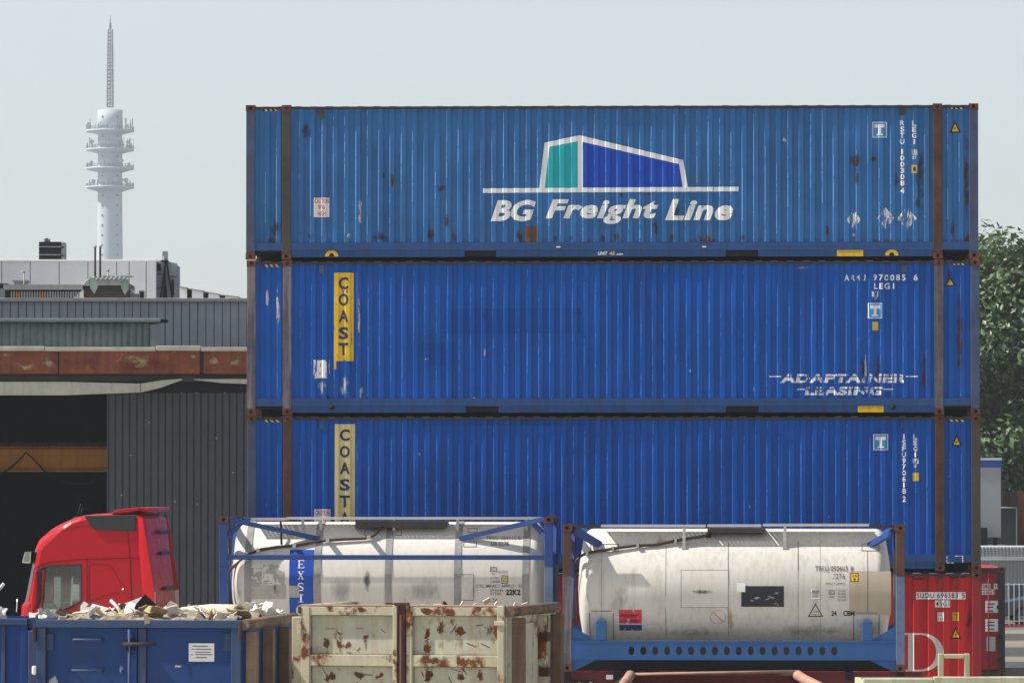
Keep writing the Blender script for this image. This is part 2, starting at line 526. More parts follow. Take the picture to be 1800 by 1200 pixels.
YAW = R(-2.0)
PXL, PXR = 431.0, 1718.0
LC = 13.716
YC = 99.97
CX = W((PXL + PXR) / 2, 320, YC).x
L0 = Vector((CX - LC / 2 * math.cos(YAW), YC - LC / 2 * math.sin(YAW), 0))
GAP = .016
H1 = 2.896
levels = [H1 + GAP, 2 * (H1 + GAP), 3 * (H1 + GAP)]

def mapper(yl, yr, kh=272.0, pl=PXL, pr=PXR, length=LC, H=H1):
    def f(px, py):
        u = (px - pl) / (pr - pl)
        yb = yl + (yr - yl) * u
        return (u * length, (yb - py) / kh * H)
    return f

def deco_tools(b, mp):
    def R_(nm, px0, px1, py0, py1, m, **k):
        x0, z1 = mp(px0, py0); x1, z0 = mp(px1, py1)
        return b.skin.put(nm, [rect(x0, x1, z0, z1)], m, b.root, **k)
    def T_(txt, px0, px1, py0, py1, m, bold=0.0, shear=0.0, space=1.0, eps=.006, nm='lettering'):
        x0, z1 = mp(px0, py0); x1, z0 = mp(px1, py1)
        return b.skin.put(nm, [fit(glyphs(txt, bold, shear, space), x0, x1, z0, z1)], m, b.root, eps=eps)
    def V_(txt, px0, px1, py0, py1, m, bold=0.0, fill=.82):
        """letters stacked downwards; a space leaves a gap"""
        n = len(txt); h = (py1 - py0) / n; sh = []
        for i, ch in enumerate(txt):
            if ch == ' ': continue
            x0, z1 = mp(px0, py0 + i * h); x1, z0 = mp(px1, py0 + i * h + h * fill)
            if ch in 'I1': xm = (x0 + x1) / 2; x0, x1 = xm - (x1 - x0) * .2, xm + (x1 - x0) * .2
            sh.append(fit(glyphs(ch, bold), x0, x1, z0, z1))
        return b.skin.put('lettering', sh, m, b.root, eps=.006)
    def P_(nm, pts, m, eps=.004):
        return b.skin.put(nm, [poly([mp(*p) for p in pts])], m, b.root, eps=eps)
    return R_, T_, V_, P_

def sign_T(R_, T_, b, mp, x0, y0, x1, y1):
    R_('sticker', x0, x1, y0, y1, M['white_plate'])
    R_('sticker', x0 + 1.3, x1 - 1.3, y0 + 1.3, y1 - 1.3, M['cyan_sign'], eps=.005)
    w = x1 - x0; h = y1 - y0
    R_('sticker', x0 + w * .15, x1 - w * .15, y0 + h * .15, y0 + h * .36, M['white_plate'], eps=.006)
    R_('sticker', x0 + w * .40, x1 - w * .40, y0 + h * .34, y1 - h * .14, M['white_plate'], eps=.0063)
    R_('sticker', x0 + w * .28, x1 - w * .28, y1 - h * .24, y1 - h * .14, M['white_plate'], eps=.0066)

def warn_tri(P_, x0, x1, y0, y1):
    xm = (x0 + x1) / 2
    P_('warning_sign', [(x0, y1), (x1, y1), (xm, y0)], M['black'])
    d = (x1 - x0) * .13
    P_('warning_sign', [(x0 + d * 1.5, y1 - d * .9), (x1 - d * 1.5, y1 - d * .9), (xm, y0 + d * 1.7)], M['yellow'], .006)
    P_('warning_sign', [(xm - .5, y1 - d * 2), (xm + 1.6, y0 + d * 4.5), (xm + .5, y0 + d * 4.2), (xm - 1.6, y1 - d * 3)], M['black'], .007)

def hazard(P_, x0, x1, y0, y1):
    P_('hazard_stripe', [(x0, y0), (x1, y0), (x1, y1), (x0, y1)], M['black'])
    n = 3; w = (x1 - x0) / n
    for k in range(n):
        a = x0 + k * w
        P_('hazard_stripe', [(a, y0), (a + w * .5, y0), (a + w * .95, y1), (a + w * .45, y1)], M['yellow_pale'], .006)

def rail_bits(b, mp, yl, pockets, loops, plate, floorz=.045):
    """lower side rail between the stacking posts, with dark pockets, lifting loops and the yellow plate"""
    x0, x1 = .762 + CW / 2 + .003, LC - .762 - CW / 2 - .003
    cuts = sorted(pockets)
    prev = x0
    for a, c in cuts:
        MB().box(prev, a, .016, .06, floorz, .163).build('bottom_rail', M['blue_rail'], b.root)
        MB().box(a, c, .05, .07, floorz + .01, .163).build('fork_pocket', M['rail_dark'], b.root)
        prev = c
    MB().box(prev, x1, .016, .06, floorz, .163).build('bottom_rail', M['blue_rail'], b.root)
    fs = Skin(lambda x, z: .016)
    for px in loops:
        cx = mp(px, 0)[0]
        o = [(cx + .125 * math.cos(R(t)), floorz + .012 + .115 * math.sin(R(t))) for t in range(0, 181, 15)]
        i = [(cx + .05 * math.cos(R(t)), floorz + .012 + .06 * math.sin(R(t))) for t in range(0, 181, 15)]
        n = len(o)
        fs.put('lifting_point', [(o + i, [(k, k + 1, n + k + 1, n + k) for k in range(n - 1)])], M['yellow'], b.root)
        fs.put('lifting_point', [poly(i)], M['black'], b.root)
    if plate:
        a, c = mp(plate[0], 0)[0], mp(plate[1], 0)[0]
        fs.put('marking_plate', [rect(a, c, floorz, .160)], M['yellow'], b.root)
        fs.put('lettering', [fit(glyphs('45 FT LONG 9 6 HIGH'), a + .04, c - .04, .115, .143)], M['grey_print'], b.root, eps=.007)

# ---- the top box of the stack
posts1 = [M['post_blue'], M['post_olive'], M['post_rust'], M['post_blue']]
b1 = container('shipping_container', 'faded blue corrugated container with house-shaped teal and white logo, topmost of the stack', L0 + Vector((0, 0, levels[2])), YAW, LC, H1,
               M['blue_top'], posts1, M['blue_rail'], 1, rib_glint=M['worn_blue'], group='blue containers in the stack')
mp = mapper(456, 452.6); R_, T_, V_, P_ = deco_tools(b1, mp)
WL = M['white_logo']
P_('logo', [(848.8, 330.2), (1298, 326.9), (1298, 334.9), (848.8, 338.2)], WL)
P_('logo', [(948, 329.5), (957, 249.8), (966, 256.5), (957.5, 329.4)], WL)
P_('logo', [(957, 249.8), (1018.7, 236.5), (1018.7, 246.6), (966, 257)], WL)
P_('logo', [(1018.7, 236.5), (1200.7, 280), (1193.5, 287.2), (1018.7, 247)], WL)
P_('logo', [(1200.7, 280), (1208.9, 327.6), (1200, 327.6), (1193.5, 287.2)], WL)
P_('logo', [(1015.4, 246.8), (1024, 247.8), (1024, 328.9), (1015.4, 329)], WL, .0045)
P_('logo', [(965.5, 257.3), (1015.2, 247.3), (1015.2, 329), (957.7, 329.4)], M['teal'], .003)
P_('logo', [(1024.2, 248.4), (1193.3, 287.4), (1199.8, 327.7), (1024.2, 328.9)], M['logo_blue'], .003)
T_('BG', 863, 942, 350.5, 388, WL, .04, .28, .98)
T_('Freight', 959, 1157, 349.3, 392.5, WL, .04, .28, 1.08)
T_('Line', 1169, 1288, 348.8, 386, WL, .04, .28, 1.08)
R_('sticker', 551, 578, 347, 381, M['white_plate'])
T_('CAUTION', 552.5, 577, 348.5, 357, M['red_print'], .02); T_("9'6", 558, 571, 359, 368, M['red_print'], .02); T_('HIGH', 558, 572, 370, 379.5, M['red_print'], .02)
sign_T(R_, T_, b1, mp, 1532.5, 213, 1558, 240.5)
V_('RSTU', 1581, 1588.5, 210.5, 254, M['white_plate'], .02); V_('100308', 1581, 1588.5, 261, 327, M['white_plate'], .02); V_('4', 1581, 1588.5, 329, 341, M['white_plate'], .02)
V_('LEG1', 1602, 1609.5, 211, 254, M['white_plate'], .02)
R_('sticker', 1601, 1611, 261, 272, M['white_torn']); T_('07', 1603, 1609.5, 273, 278.5, M['white_print'])
R_('sticker', 1601, 1611, 288.5, 303, M['yellow']); R_('sticker', 1603.5, 1608.5, 292, 299, M['navy_print'], eps=.006)
warn_tri(P_, 1667.5, 1687.5, 211.5, 232)
hazard(P_, 461.5, 487, 188.5, 194.3); hazard(P_, 1667, 1691, 184.8, 190.5)
for x0, x1, y0, y1 in ((559.5, 569.5, 190.5, 207.5), (1580.5, 1591, 187.5, 201.5)):
    a, z1 = mp(x0, y0); c, z0 = mp(x1, y1)
    MB().box(a, c, .012, .06, z0, z1).build('vent', M['post_olive'], b1.root, .006)
for cx, w, y0, y1 in ((1499.5, 12.5, 367.5, 402), (1555.5, 15, 363, 401), (1592.5, 17.5, 362, 403)):
    P_('hazard_diamond', [(cx - w, (y0 + y1) / 2), (cx, y1), (cx + w, (y0 + y1) / 2), (cx, y0)], M['white_torn'])
R_('repair_patch', 922, 944.5, 397, 426, M['brown_patch'])
for r in ((744, 770, 395, 428), (776, 794, 366, 412), (790, 806, 404, 426), (904, 922, 404, 427), (968, 984, 408, 427), (996, 1010, 408, 427), (1052, 1070, 408, 427), (1072, 1094, 404, 427),
          (1174, 1188, 405, 427), (1296, 1312, 405, 427), (1484, 1520, 262, 300), (1498, 1512, 290, 332), (1604, 1622, 342, 372), (1564, 1584, 295, 340), (1446, 1462, 385, 425),
          (668, 680, 296, 318), (684, 694, 300, 335), (1146, 1160, 375, 425), (1662, 1680, 375, 425), (1690, 1704, 190, 426), (1526, 1544, 270, 285)):
    R_('rust_stain', *r, M['rust_stain'], edge=True, eps=.0075)
R_('dirt_stain', 762, 790, 319, 342, M['rust_stain'], edge=True)
for r in ((530, 560, 400, 428), (468, 500, 375, 428), (640, 700, 405, 428), (1180, 1200, 335, 400), (1086, 1100, 335, 350), (1120, 1160, 335, 345), (520, 552, 200, 260), (1600, 1630, 200, 426)):
    R_('dirt_stain', *r, M['dirt_stain'], edge=True, eps=.0068)
for r in ((606, 618, 405, 420), (626, 640, 330, 420), (1370, 1388, 235, 255), (1494, 1506, 405, 418)):
    R_('paint_scuff', *r, M['pale_scuff'], edge=True, eps=.008)
x = lambda p: mp(p, 0)[0]
rail_bits(b1, mp, 456, [(x(816), x(872)), (x(1275), x(1332))], (582.5, 1566), (1470, 1516))
fs = Skin(lambda x, z: .016)
a, c = mp(1051, 450)[0], mp(1079, 443)[0]
fs.put('lettering', [fit(glyphs('UNIT', .03, .2), x(1051), x(1068), .075, .14)], M['white_plate'], b1.root)
fs.put('lettering', [fit(glyphs('45', .03, .2), x(1071), x(1081), .075, .14)], M['yellow'], b1.root)
fs.put('lettering', [fit(glyphs('.com', .03, .2), x(1083), x(1095), .075, .105)], M['white_plate'], b1.root)
fr = Skin(lambda x, z: .008)
for a, c in ((978, 985), (1234, 1241)):
    fr.put('sticker', [rect(x(a), x(c), .215, .24)], M['white_plate'], b1.root)

# ---- the middle box
posts2 = [M['post_bare'], M['post_bare'], M['post_bare'], M['post_blue']]
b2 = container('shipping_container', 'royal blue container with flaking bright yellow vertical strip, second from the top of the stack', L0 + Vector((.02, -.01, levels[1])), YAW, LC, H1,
               M['blue_mid'], posts2, M['blue_rail'], 2, rib_glint=M['worn_blue2'], group='blue containers in the stack')
mp = mapper(728.5, 725.8, 272.6, 432, 1720); R_, T_, V_, P_ = deco_tools(b2, mp)
R_('lettered_strip', 586, 620.5, 477.5, 633, M['yellow_worn']); R_('lettered_strip', 586, 590, 633, 647.5, M['yellow'], eps=.0045)
for ch, cy in zip('COAST', (496, 525, 554, 584, 612)):
    T_(ch, 594, 611.5, cy - 11, cy + 11, M['navy_print'], .035)
R_('sticker', 550, 578, 631, 664, M['white_torn']); R_('sticker', 556, 571, 632, 663, M['white_print'], eps=.005)
T_('A', 1483, 1491.5, 480.5, 491, M['white_plate'], .02); T_('RMU', 1494.5, 1520, 480, 491, M['white_worn'], .02, 0, 1.2)
T_('970085', 1533, 1590, 479.8, 490.7, M['white_print'], .02, 0, 1.35); T_('6', 1604, 1611.5, 479.5, 490.5, M['white_plate'], .02)
T_('LEG1', 1535, 1570, 495, 505.5, M['white_print'], .02, 0, 1.3)
R_('sticker', 1531, 1542, 509.5, 519, M['white_torn']); T_('07', 1533, 1540, 520, 525, M['white_print'])
sign_T(R_, T_, b2, mp, 1524, 530, 1549, 557)
R_('sticker', 1532, 1542, 563, 578, M['yellow'])
T_('ADAPTAINER', 1370, 1590, 655, 670, M['white_worn'], .05, .1, 1.1); T_('LEASING', 1413, 1550, 677, 692, M['white_worn'], .05, .1, 1.1)
R_('lettering', 1351, 1372, 658.4, 660.2, M['white_plate']); R_('lettering', 1372, 1588, 658.6, 660, M['blue_mid'], eps=.009); R_('lettering', 1590, 1611, 658, 659.8, M['white_print'])
R_('lettering', 1400, 1414, 681, 682.6, M['white_plate']); R_('lettering', 1414, 1550, 681, 682.4, M['blue_mid'], eps=.009); R_('lettering', 1551, 1568, 680.6, 682.2, M['white_print'])
warn_tri(P_, 1658.5, 1677.5, 484, 500.5)
hazard(P_, 462, 489, 462, 467.3); hazard(P_, 1671, 1693, 457.3, 463)
for x0, x1, y0, y1 in ((560, 569, 464, 479), (1582, 1591.5, 462, 476)):
    a, z1 = mp(x0, y0); c, z0 = mp(x1, y1)
    MB().box(a, c, .012, .06, z0, z1).build('vent', M['post_blue'], b2.root, .006)
R_('repaint_patch', 782, 1020, 541, 584, M['blue_patch'])
R_('repaint_patch', 742, 800, 600, 640, M['blue_patch'])
for r in ((548, 582, 645, 712), (588, 620, 640, 712), (626, 640, 660, 715), (742, 760, 622, 636), (846, 858, 595, 640), (626, 634, 465, 660), (480, 494, 470, 620), (462, 474, 490, 560), (1206, 1220, 642, 657), (818, 850, 694, 702), (1322, 1326, 660, 700), (1640, 1652, 672, 704), (1516, 1524, 590, 700), (1380, 1440, 466, 470)):
    R_('paint_scuff', *r, M['pale_scuff'], edge=True, eps=.0075)
for r in ((1508, 1524, 590, 708), (1536, 1548, 590, 708), (1616, 1628, 600, 706), (1676, 1692, 465, 712), (570, 580, 690, 712), (640, 655, 690, 712), (1660, 1672, 465, 500)):
    R_('rust_stain', *r, M['rust_stain'], edge=True, eps=.0068)
x = lambda p: mp(p, 0)[0]
rail_bits(b2, mp, 728, [(x(818), x(876)), (x(1275), x(1332))], (), (1506, 1551))
for px in (582.5, 1568):
    MB().lathe([(.0, 0), (.05, 0), (.05, .03)], 'y', (x(px), .0, .14), 12).build('lifting_point', M['black'], b2.root)

# ---- the lowest blue box
posts3 = [M['post_blue'], M['post_rust'], M['post_rust'], M['post_olive']]
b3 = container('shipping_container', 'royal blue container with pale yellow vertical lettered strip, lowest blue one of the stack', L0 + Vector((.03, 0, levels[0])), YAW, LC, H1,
               M['blue_low'], posts3, M['blue_rail'], 3, rib_glint=M['worn_blue2'], group='blue containers in the stack')
mp = mapper(1001.5, 1000, 273, 433, 1723); R_, T_, V_, P_ = deco_tools(b3, mp)
R_('lettered_strip', 588, 623.5, 743, 966, M['yellow_pale'])
for i, ch in enumerate('COASTAL'):
    cy = 762.3 + i * 29.2
    T_(ch, 596.5, 614.5, cy - 10.5, cy + 10.5, M['navy_print'], .035)
R_('sticker', 552, 580, 893, 926, M['white_plate']); T_('CAUTION', 553.5, 578.5, 895, 904, M['red_print'], .02); T_("9'6", 559, 573, 906, 915, M['red_print'], .02); T_('HIGH', 559, 574, 917, 925, M['red_print'], .02)
sign_T(R_, T_, b3, mp, 1535, 760, 1561, 788)
V_('ISFU970618', 1585, 1592, 759.5, 866, M['white_plate'], .02, .85); V_('2', 1585, 1592, 869, 881, M['white_plate'], .02)
V_('LEG1', 1605, 1612, 760, 802, M['white_plate'], .02)
R_('sticker', 1604, 1614.5, 802.5, 812, M['white_torn']); T_('07', 1606, 1612.5, 813, 818.5, M['white_print'])
R_('sticker', 1604, 1614.5, 827.5, 842, M['yellow'])
warn_tri(P_, 1672, 1690.5, 761, 780.5)
hazard(P_, 462, 491, 735, 739.5); hazard(P_, 1667, 1695, 733, 737.5)
for x0, x1, y0, y1 in ((561, 571, 736, 752), (1583.5, 1592.5, 734, 748)):
    a, z1 = mp(x0, y0); c, z0 = mp(x1, y1)
    MB().box(a, c, .012, .06, z0, z1).build('vent', M['blue_rail'], b3.root, .006)
R_('repaint_patch', 740, 1040, 734.5, 745.5, M['blue_patch'])
for r in ((732, 742, 784, 806), (1314, 1322, 880, 896), (1454, 1460, 900, 910), (1664, 1670, 830, 838), (970, 980, 764, 768)):
    R_('paint_scuff', *r, M['pale_scuff'], edge=True, eps=.0068)
for p in ([(1662.5, 974), (1664, 974), (1664, 986), (1662.5, 986)], [(1662.5, 984.7), (1676, 984.7), (1676, 986.2), (1662.5, 986.2)], [(1676, 973), (1691.5, 973), (1691.5, 974.4), (1676, 974.4)], [(1690, 973), (1691.5, 973), (1691.5, 985), (1690, 985)]):
    b3.face.put('marking', [poly([mp(*q) for q in p])], M['white_print'], b3.root, eps=.012)
x = lambda p: mp(p, 0)[0]
rail_bits(b3, mp, 1001, [(x(818), x(876)), (x(1275), x(1332))], (), None)

# ---- the red box that carries the stack
LR = 12.192
xr = W(1725.5, 1100, 99.5).x
rr = Vector((xr - LR * math.cos(YAW), 99.5 - .02 - LR * math.sin(YAW) , 0))
b4 = container('shipping_container', 'bright red container at the foot of the stack with a large pale serif letter', rr, YAW, LR, H1, M['red'],
               [M['red_old'], M['red_old'], M['red_old'], M['red_old']], M['red'], 4, inner_posts=False, pitch=.278, depth=.036, wallbot=.17)
SC4 = (9400 / 99.6)
def mp(px, py): return (LR - (1725.5 - px) / SC4, 2.896 - (py - 1002.0) / SC4)
R_, T_, V_, P_ = deco_tools(b4, mp)
R_('number_plate', 1611, 1697.5, 1037, 1049.5, M['white_plate']); T_('SUDU 696383', 1612, 1684, 1038.5, 1047.5, M['black_print'], .01, 0, 1.15); T_('5', 1691, 1696.5, 1038.5, 1047.5, M['black_print'], .01)
R_('number_plate', 1644, 1670.5, 1051.5, 1063.5, M['white_plate']); T_('45G1', 1645.5, 1669, 1053, 1062, M['black_print'], .01, 0, 1.1)
R_('sticker', 1648.5, 1659.5, 1072.5, 1088, M['white_plate']); T_('DC', 1650, 1658, 1074, 1079, M['black_print']); T_('H1', 1650, 1658, 1081.5, 1086.5, M['black_print'])
R_('sticker', 1675, 1685.5, 1072.5, 1087, M['yellow']); T_('96', 1676.5, 1684, 1074, 1079, M['black_print']); T_('YE', 1676.5, 1684, 1080.5, 1085.5, M['black_print'])
warn_tri(P_, 1670.5, 1690, 1098.5, 1118.5)
# serif D
M['pale_letter'] = mat('pale grey lettering', (.56, .53, .53), .55, var=.06)
Dx = lambda a: 1590.5 + a * 68.5; Dy = lambda a: 1108.8 + a * 67
P_('lettering', [(Dx(0), Dy(0)), (Dx(.42), Dy(0)), (Dx(.42), Dy(.045)), (Dx(0), Dy(.045))], M['pale_letter'])
P_('lettering', [(Dx(0), Dy(.955)), (Dx(.42), Dy(.955)), (Dx(.42), Dy(1)), (Dx(0), Dy(1))], M['pale_letter'])
P_('lettering', [(Dx(.09), Dy(.045)), (Dx(.245), Dy(.045)), (Dx(.245), Dy(.955)), (Dx(.09), Dy(.955))], M['pale_letter'])
oa = [(Dx(.42 + .58 * math.cos(R(t))), Dy(.5 + .5 * math.sin(R(t)))) for t in range(-90, 91, 9)]
ia = [(Dx(.40 + .41 * math.cos(R(t))), Dy(.5 + .455 * math.sin(R(t)))) for t in range(-90, 91, 9)]
n_ = len(oa)
b4.skin.put('lettering', [([mp(*p) for p in oa] + [mp(*p) for p in ia], [(k, k + 1, n_ + k + 1, n_ + k) for k in range(n_ - 1)])], M['pale_letter'], b4.root, eps=.0045)
for x0 in (1650, 1676):
    a, z1 = mp(x0, 1012.5); c, z0 = mp(x0 + 8, 1028.5)
    MB().box(a, c, .012, .06, z0, z1).build('vent', M['red_old'], b4.root, .006)
for r in ((1660, 1712, 1002, 1016), (1590, 1640, 1008, 1020), (1696, 1712, 1020, 1150)):
    R_('rust_stain', *r, M['rust_stain'], edge=True, eps=.0068)
R_('paint_scuff', 1672, 1706, 1003, 1012, M['pale_scuff'], edge=True, eps=.0075)

# ---- the red box standing end-on behind
Y5 = 126.7
r5 = W(1767, 1100, Y5).x
e5 = empty('shipping_container', (r5 - 2.438, Y5, 0), R(-1.5), 'dull red container standing end-on with its doors showing, beside the stack', 'container')
W5, H5, D5 = 2.438, 2.591, 6.058
SC5 = 9400 / Y5
f5 = Skin(lambda x, z: .045)
def m5(px, py): return (W5 - (1767 - px) / SC5, H5 - (py - 995.0) / SC5)
for k in range(2):
    d = MB().box(.1 + k * 1.121, .1 + k * 1.121 + 1.117, .045, .1, .16, H5 - .12).build('door', M['red_old'], e5)
    for q in (.28, .82):
        MB().tube([(.1 + k * 1.121 + q, .028, .08), (.1 + k * 1.121 + q, .028, H5 - .08)], .017, 6).build('lock_rod', M['red_old'], d)
    for hz in (.35, .9, 1.6, 2.2):
        xx = .08 if k == 0 else W5 - .2
        MB().box(xx, xx + .12, .0, .044, hz, hz + .09).build('hinge', M['rail_rust'], d)
    for hz in (.55, 1.05, 1.5, 1.9):
        MB().box(.14 + k * 1.121, 1.18 + k * 1.121, .036, .046, hz, hz + .02).build('door_rib', M['red_old'], d)
for x in (0, W5 - CW):
    for yy in (0, D5 - .1):
        MB().box(x + .01, x + CW - .01, yy, yy + .1, CH, H5 - CH).build('corner_post', M['rail_rust'], e5)
    for zz in (0, H5 - CH):
        put_casting(e5, x, -.004, zz); put_casting(e5, x, D5 - CD, zz, True)
for zz in (.03, H5 - .12):
    MB().box(CW, W5 - CW, .006, .09, zz, zz + .10).build('end_rail', M['rail_rust'], e5)
xs5, ys5 = rib_profile(.12, D5 - .12, .278, .036, random.Random(5))
for sx in (0, 1):
    mb = MB()
    for a, c, da, dc in zip(xs5[:-1], xs5[1:], ys5[:-1], ys5[1:]):
        X = (.02 + da, .02 + dc) if sx == 0 else (W5 - .02 - da, W5 - .02 - dc)
        q = [(X[0], a, .1), (X[1], c, .1), (X[1], c, H5 - .05), (X[0], a, H5 - .05)]
        mb.add(q, [(3, 2, 1, 0) if sx == 0 else (0, 1, 2, 3)])
    mb.build('side_wall', M['red_old'], e5)
MB().box(.03, W5 - .03, .1, D5 - .05, H5 - .05, H5 - .02).build('roof', M['red_old'], e5)
MB().box(.03, W5 - .03, .1, D5 - .05, .05, .12).build('floor', M['rail_dark'], e5)
MB().box(.1, W5 - .1, D5 - .06, D5 - .01, .12, H5 - .1).build('end_wall', M['red_old'], e5)
def s5(nm, x0, x1, y0, y1, m, eps=.006):
    a, z1 = m5(x0, y0); c, z0 = m5(x1, y1)
    return f5.put(nm, [rect(a, c, z0, z1)], m, e5, eps=eps)
def t5(t, x0, x1, y0, y1):
    a, z1 = m5(x0, y0); c, z0 = m5(x1, y1)
    f5.put('lettering', [fit(glyphs(t, .01), a, c, z0, z1)], M['black_print'], e5, eps=.014)
s5('number_plate', 1726, 1741, 1024, 1033.5, M['white_plate']); t5('282', 1727, 1740, 1025.5, 1032); s5('number_plate', 1747, 1757.5, 1024, 1033.5, M['white_plate']); t5('18', 1749, 1756.5, 1025.5, 1032)
s5('number_plate', 1726, 1748, 1033.8, 1043, M['white_plate']); t5('22G1', 1727, 1747, 1035, 1041.5)
for y0, y1 in ((1054, 1076), (1086, 1108)):
    s5('data_plate', 1732, 1754.5, y0, y1, M['white_plate'])
    for q in (.2, .45, .75):
        s5('lettering', 1735, 1748, y0 + q * (y1 - y0), y0 + q * (y1 - y0) + 2.6, M['grey_print'], .012)
s5('data_plate', 1734, 1749.5, 1117, 1142, M['galv'])
# ---------------------------------------------------------------- ground
M['concrete'] = mat('pale dusty concrete', (.46, .43, .38), .9, var=.2, vscale=.25, bump=.2, bscale=8, grain=.25)
M['asphalt'] = mat('asphalt', (.055, .055, .058), .9, var=.25, vscale=.4, bump=.2, bscale=20)  # dark colour of the painted shadow bands on the ground
M['far_ground'] = mat('distant town ground', (.10, .10, .085), .9, var=.3, vscale=.02)
y_ = MB().box(-60, 60, -55, 114, .0005, .004).build('yard', M['concrete']); y_['kind'] = 'structure'
g = MB().add([(-900, -60, 0), (900, -60, 0), (900, 2500, 0), (-900, 2500, 0)], [(0, 1, 2, 3)]).build('ground', M['far_ground'])
g['kind'] = 'structure'
M['paving'] = mat('tan paving', (.19, .165, .135), .9, var=.2, vscale=.4, grain=.2)
for nm, y0, y1, m, z in (('pavement', 120, 131.5, 'paving', .006), ('pavement', 150, 156.5, 'paving', .008), ('pavement', 164, 172, 'paving', .008), ('road', 131.5, 137.5, 'asphalt', .006), ('pavement', 137.5, 141.5, 'paving', .008), ('road', 141.5, 150, 'asphalt', .006), ('road', 156.5, 164, 'asphalt', .006)):  # dark strips are cast shadows put into colour, tan is sunlit ground
    o = MB().box(10.5, 120, y0, y1, .001, z).build(nm, M[m]); o['kind'] = 'structure'

# ---------------------------------------------------------------- hall with the dark doorway
YH = 115.0
M['slate_clad'] = mat('slate grey cladding', (.058, .066, .078), .6, var=.14, vscale=1.0, streak=.35, streak_col=(.04, .045, .055))
M['grey_clad'] = mat('mid grey cladding', (.31, .33, .355), .6, var=.14, streak=.3, streak_col=(.10, .11, .12))
M['asbestos'] = mat('mossy fibre cement', (.33, .365, .34), .9, var=.2, vscale=2, streak=.6, streak_col=(.17, .21, .16), bump=.2)
M['capping'] = mat('pale grey capping', (.30, .305, .30), .7, var=.15, streak=.4, streak_col=(.16, .17, .15))
M['cream_lip'] = mat('weathered cream gutter', (.42, .42, .35), .75, var=.15, vscale=3, streak=.4, streak_col=(.20, .21, .17), rust=.12)
M['rust_beam'] = mat('peeling rust red fascia', (.17, .055, .032), .8, var=.3, vscale=2.5, streak=.22, streak_col=(.40, .19, .08), rust=.60, rscale=2.4, rstretch=(1, 1, 1.3), rcol=((.34, .115, .035), (.16, .045, .022)))
M['rust_pale'] = stain('peeled pale patch', ((.42, .30, .18), (.36, .22, .12)), .60, scale=6, stretch=(.7, .7, 1), soft=.14, ew=.32)
M['rust_red'] = stain('old red lead', ((.20, .022, .022), (.15, .03, .03)), .66, scale=4, stretch=(.6, .6, 1), soft=.3, opac=.7, ew=.3)
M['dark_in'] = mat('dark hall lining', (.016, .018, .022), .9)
M['crane'] = mat('dusty orange crane paint', (.42, .19, .04), .7, streak=.5, streak_col=(.2, .09, .03))
def HX(px, Y=YH): return W(px, 700, Y).x
def HZ(py, Y=YH): return W(0, py, Y).z
hall = empty('workshop_hall', (0, YH, 0), 0, 'dark grey corrugated workshop hall with open doorway and rusted red fascia', 'hall')
# ribbed cladding sheets beside the doorway, one piece each
p12 = 12.55; px = 190.0
while px < 470:
    xa, xb = HX(px), HX(px + p12); w = xb - xa
    mb = MB()
    pts = [(xa, .03), (xa + w * .10, .03), (xa + w * .16, 0), (xa + w * .92, 0), (xb - .002, .03)]
    for (a, ya), (c, yc) in zip(pts[:-1], pts[1:]):
        mb.add([(a, ya, 0), (c, yc, 0), (c, yc, HZ(686)), (a, ya, HZ(686))], [(0, 1, 2, 3)])
    mb.add([(xa, .05, 0), (xb, .05, 0), (xb, .05, HZ(686)), (xa, .05, HZ(686))], [(0, 1, 2, 3), (3, 2, 1, 0)])
    mb.build('cladding_sheet', M['slate_clad'], hall)
    px += p12
MB().box(HX(188), HX(190.5), -.01, .15, 0, HZ(690)).build('door_jamb', M['slate_clad'], hall)
xl, xr_ = -26.0, HX(470)
ztop = HZ(612)
# shell: side, back and roof, so that the doorway is dark inside
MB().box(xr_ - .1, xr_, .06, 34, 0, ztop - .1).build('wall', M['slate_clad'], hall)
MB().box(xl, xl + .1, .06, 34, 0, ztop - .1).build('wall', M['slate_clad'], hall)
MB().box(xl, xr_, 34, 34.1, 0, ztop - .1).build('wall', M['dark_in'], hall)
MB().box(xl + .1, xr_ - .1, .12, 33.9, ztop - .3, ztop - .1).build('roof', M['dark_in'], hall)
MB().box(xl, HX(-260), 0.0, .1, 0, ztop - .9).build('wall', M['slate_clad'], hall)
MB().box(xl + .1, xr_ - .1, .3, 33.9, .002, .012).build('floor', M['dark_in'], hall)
# fascia: three rusted plates with dark joints
fz0, fz1 = HZ(658), HZ(617.5)
fsk = Skin(lambda x, z: -.62)
for a, c in ((-330, 105.5), (108, 354), (361, 470)):
    MB().box(HX(a), HX(c), -.62, -.60, fz0, fz1).build('fascia_plate', M['rust_beam'], hall)
MB().box(HX(-330), xr_, -.598, -.2, fz0 + .02, fz1 - .02).build('fascia_beam', M['rail_rust'], hall)
for r, m in (((20, 80, 636, 656), 'rust_pale'), ((70, 106, 622, 656), 'rust_pale'), ((112, 200, 622, 656), 'rust_red'), ((195, 290, 620, 650), 'rust_pale'), ((200, 350, 624, 657), 'rust_red'), ((335, 353, 622, 634), 'rust_pale'), ((364, 400, 622, 650), 'rust_pale'), ((405, 432, 622, 650), 'rust_pale'), ((0, 30, 620, 630), 'rust_pale')):
    fsk.put('peeling_patch', [rect(HX(r[0]), HX(r[1]), HZ(r[3]), HZ(r[2]))], M[m], hall, edge=True, eps=.004 if m == 'rust_red' else .007)
for a, c, dz in ((-330, 83, 0), (84, 277, -.02), (278, 356, .01), (357, 470, -.02)):
    MB().box(HX(a), HX(c), -.72, .1, HZ(618) + dz * .3 + .003, HZ(610) + dz).build('roof_edge', M['cream_lip'], hall, .01)
MB().box(HX(-330), xr_, -.50, -.45, HZ(671), fz0 - .004).build('gutter_board', M['post_olive'], hall)
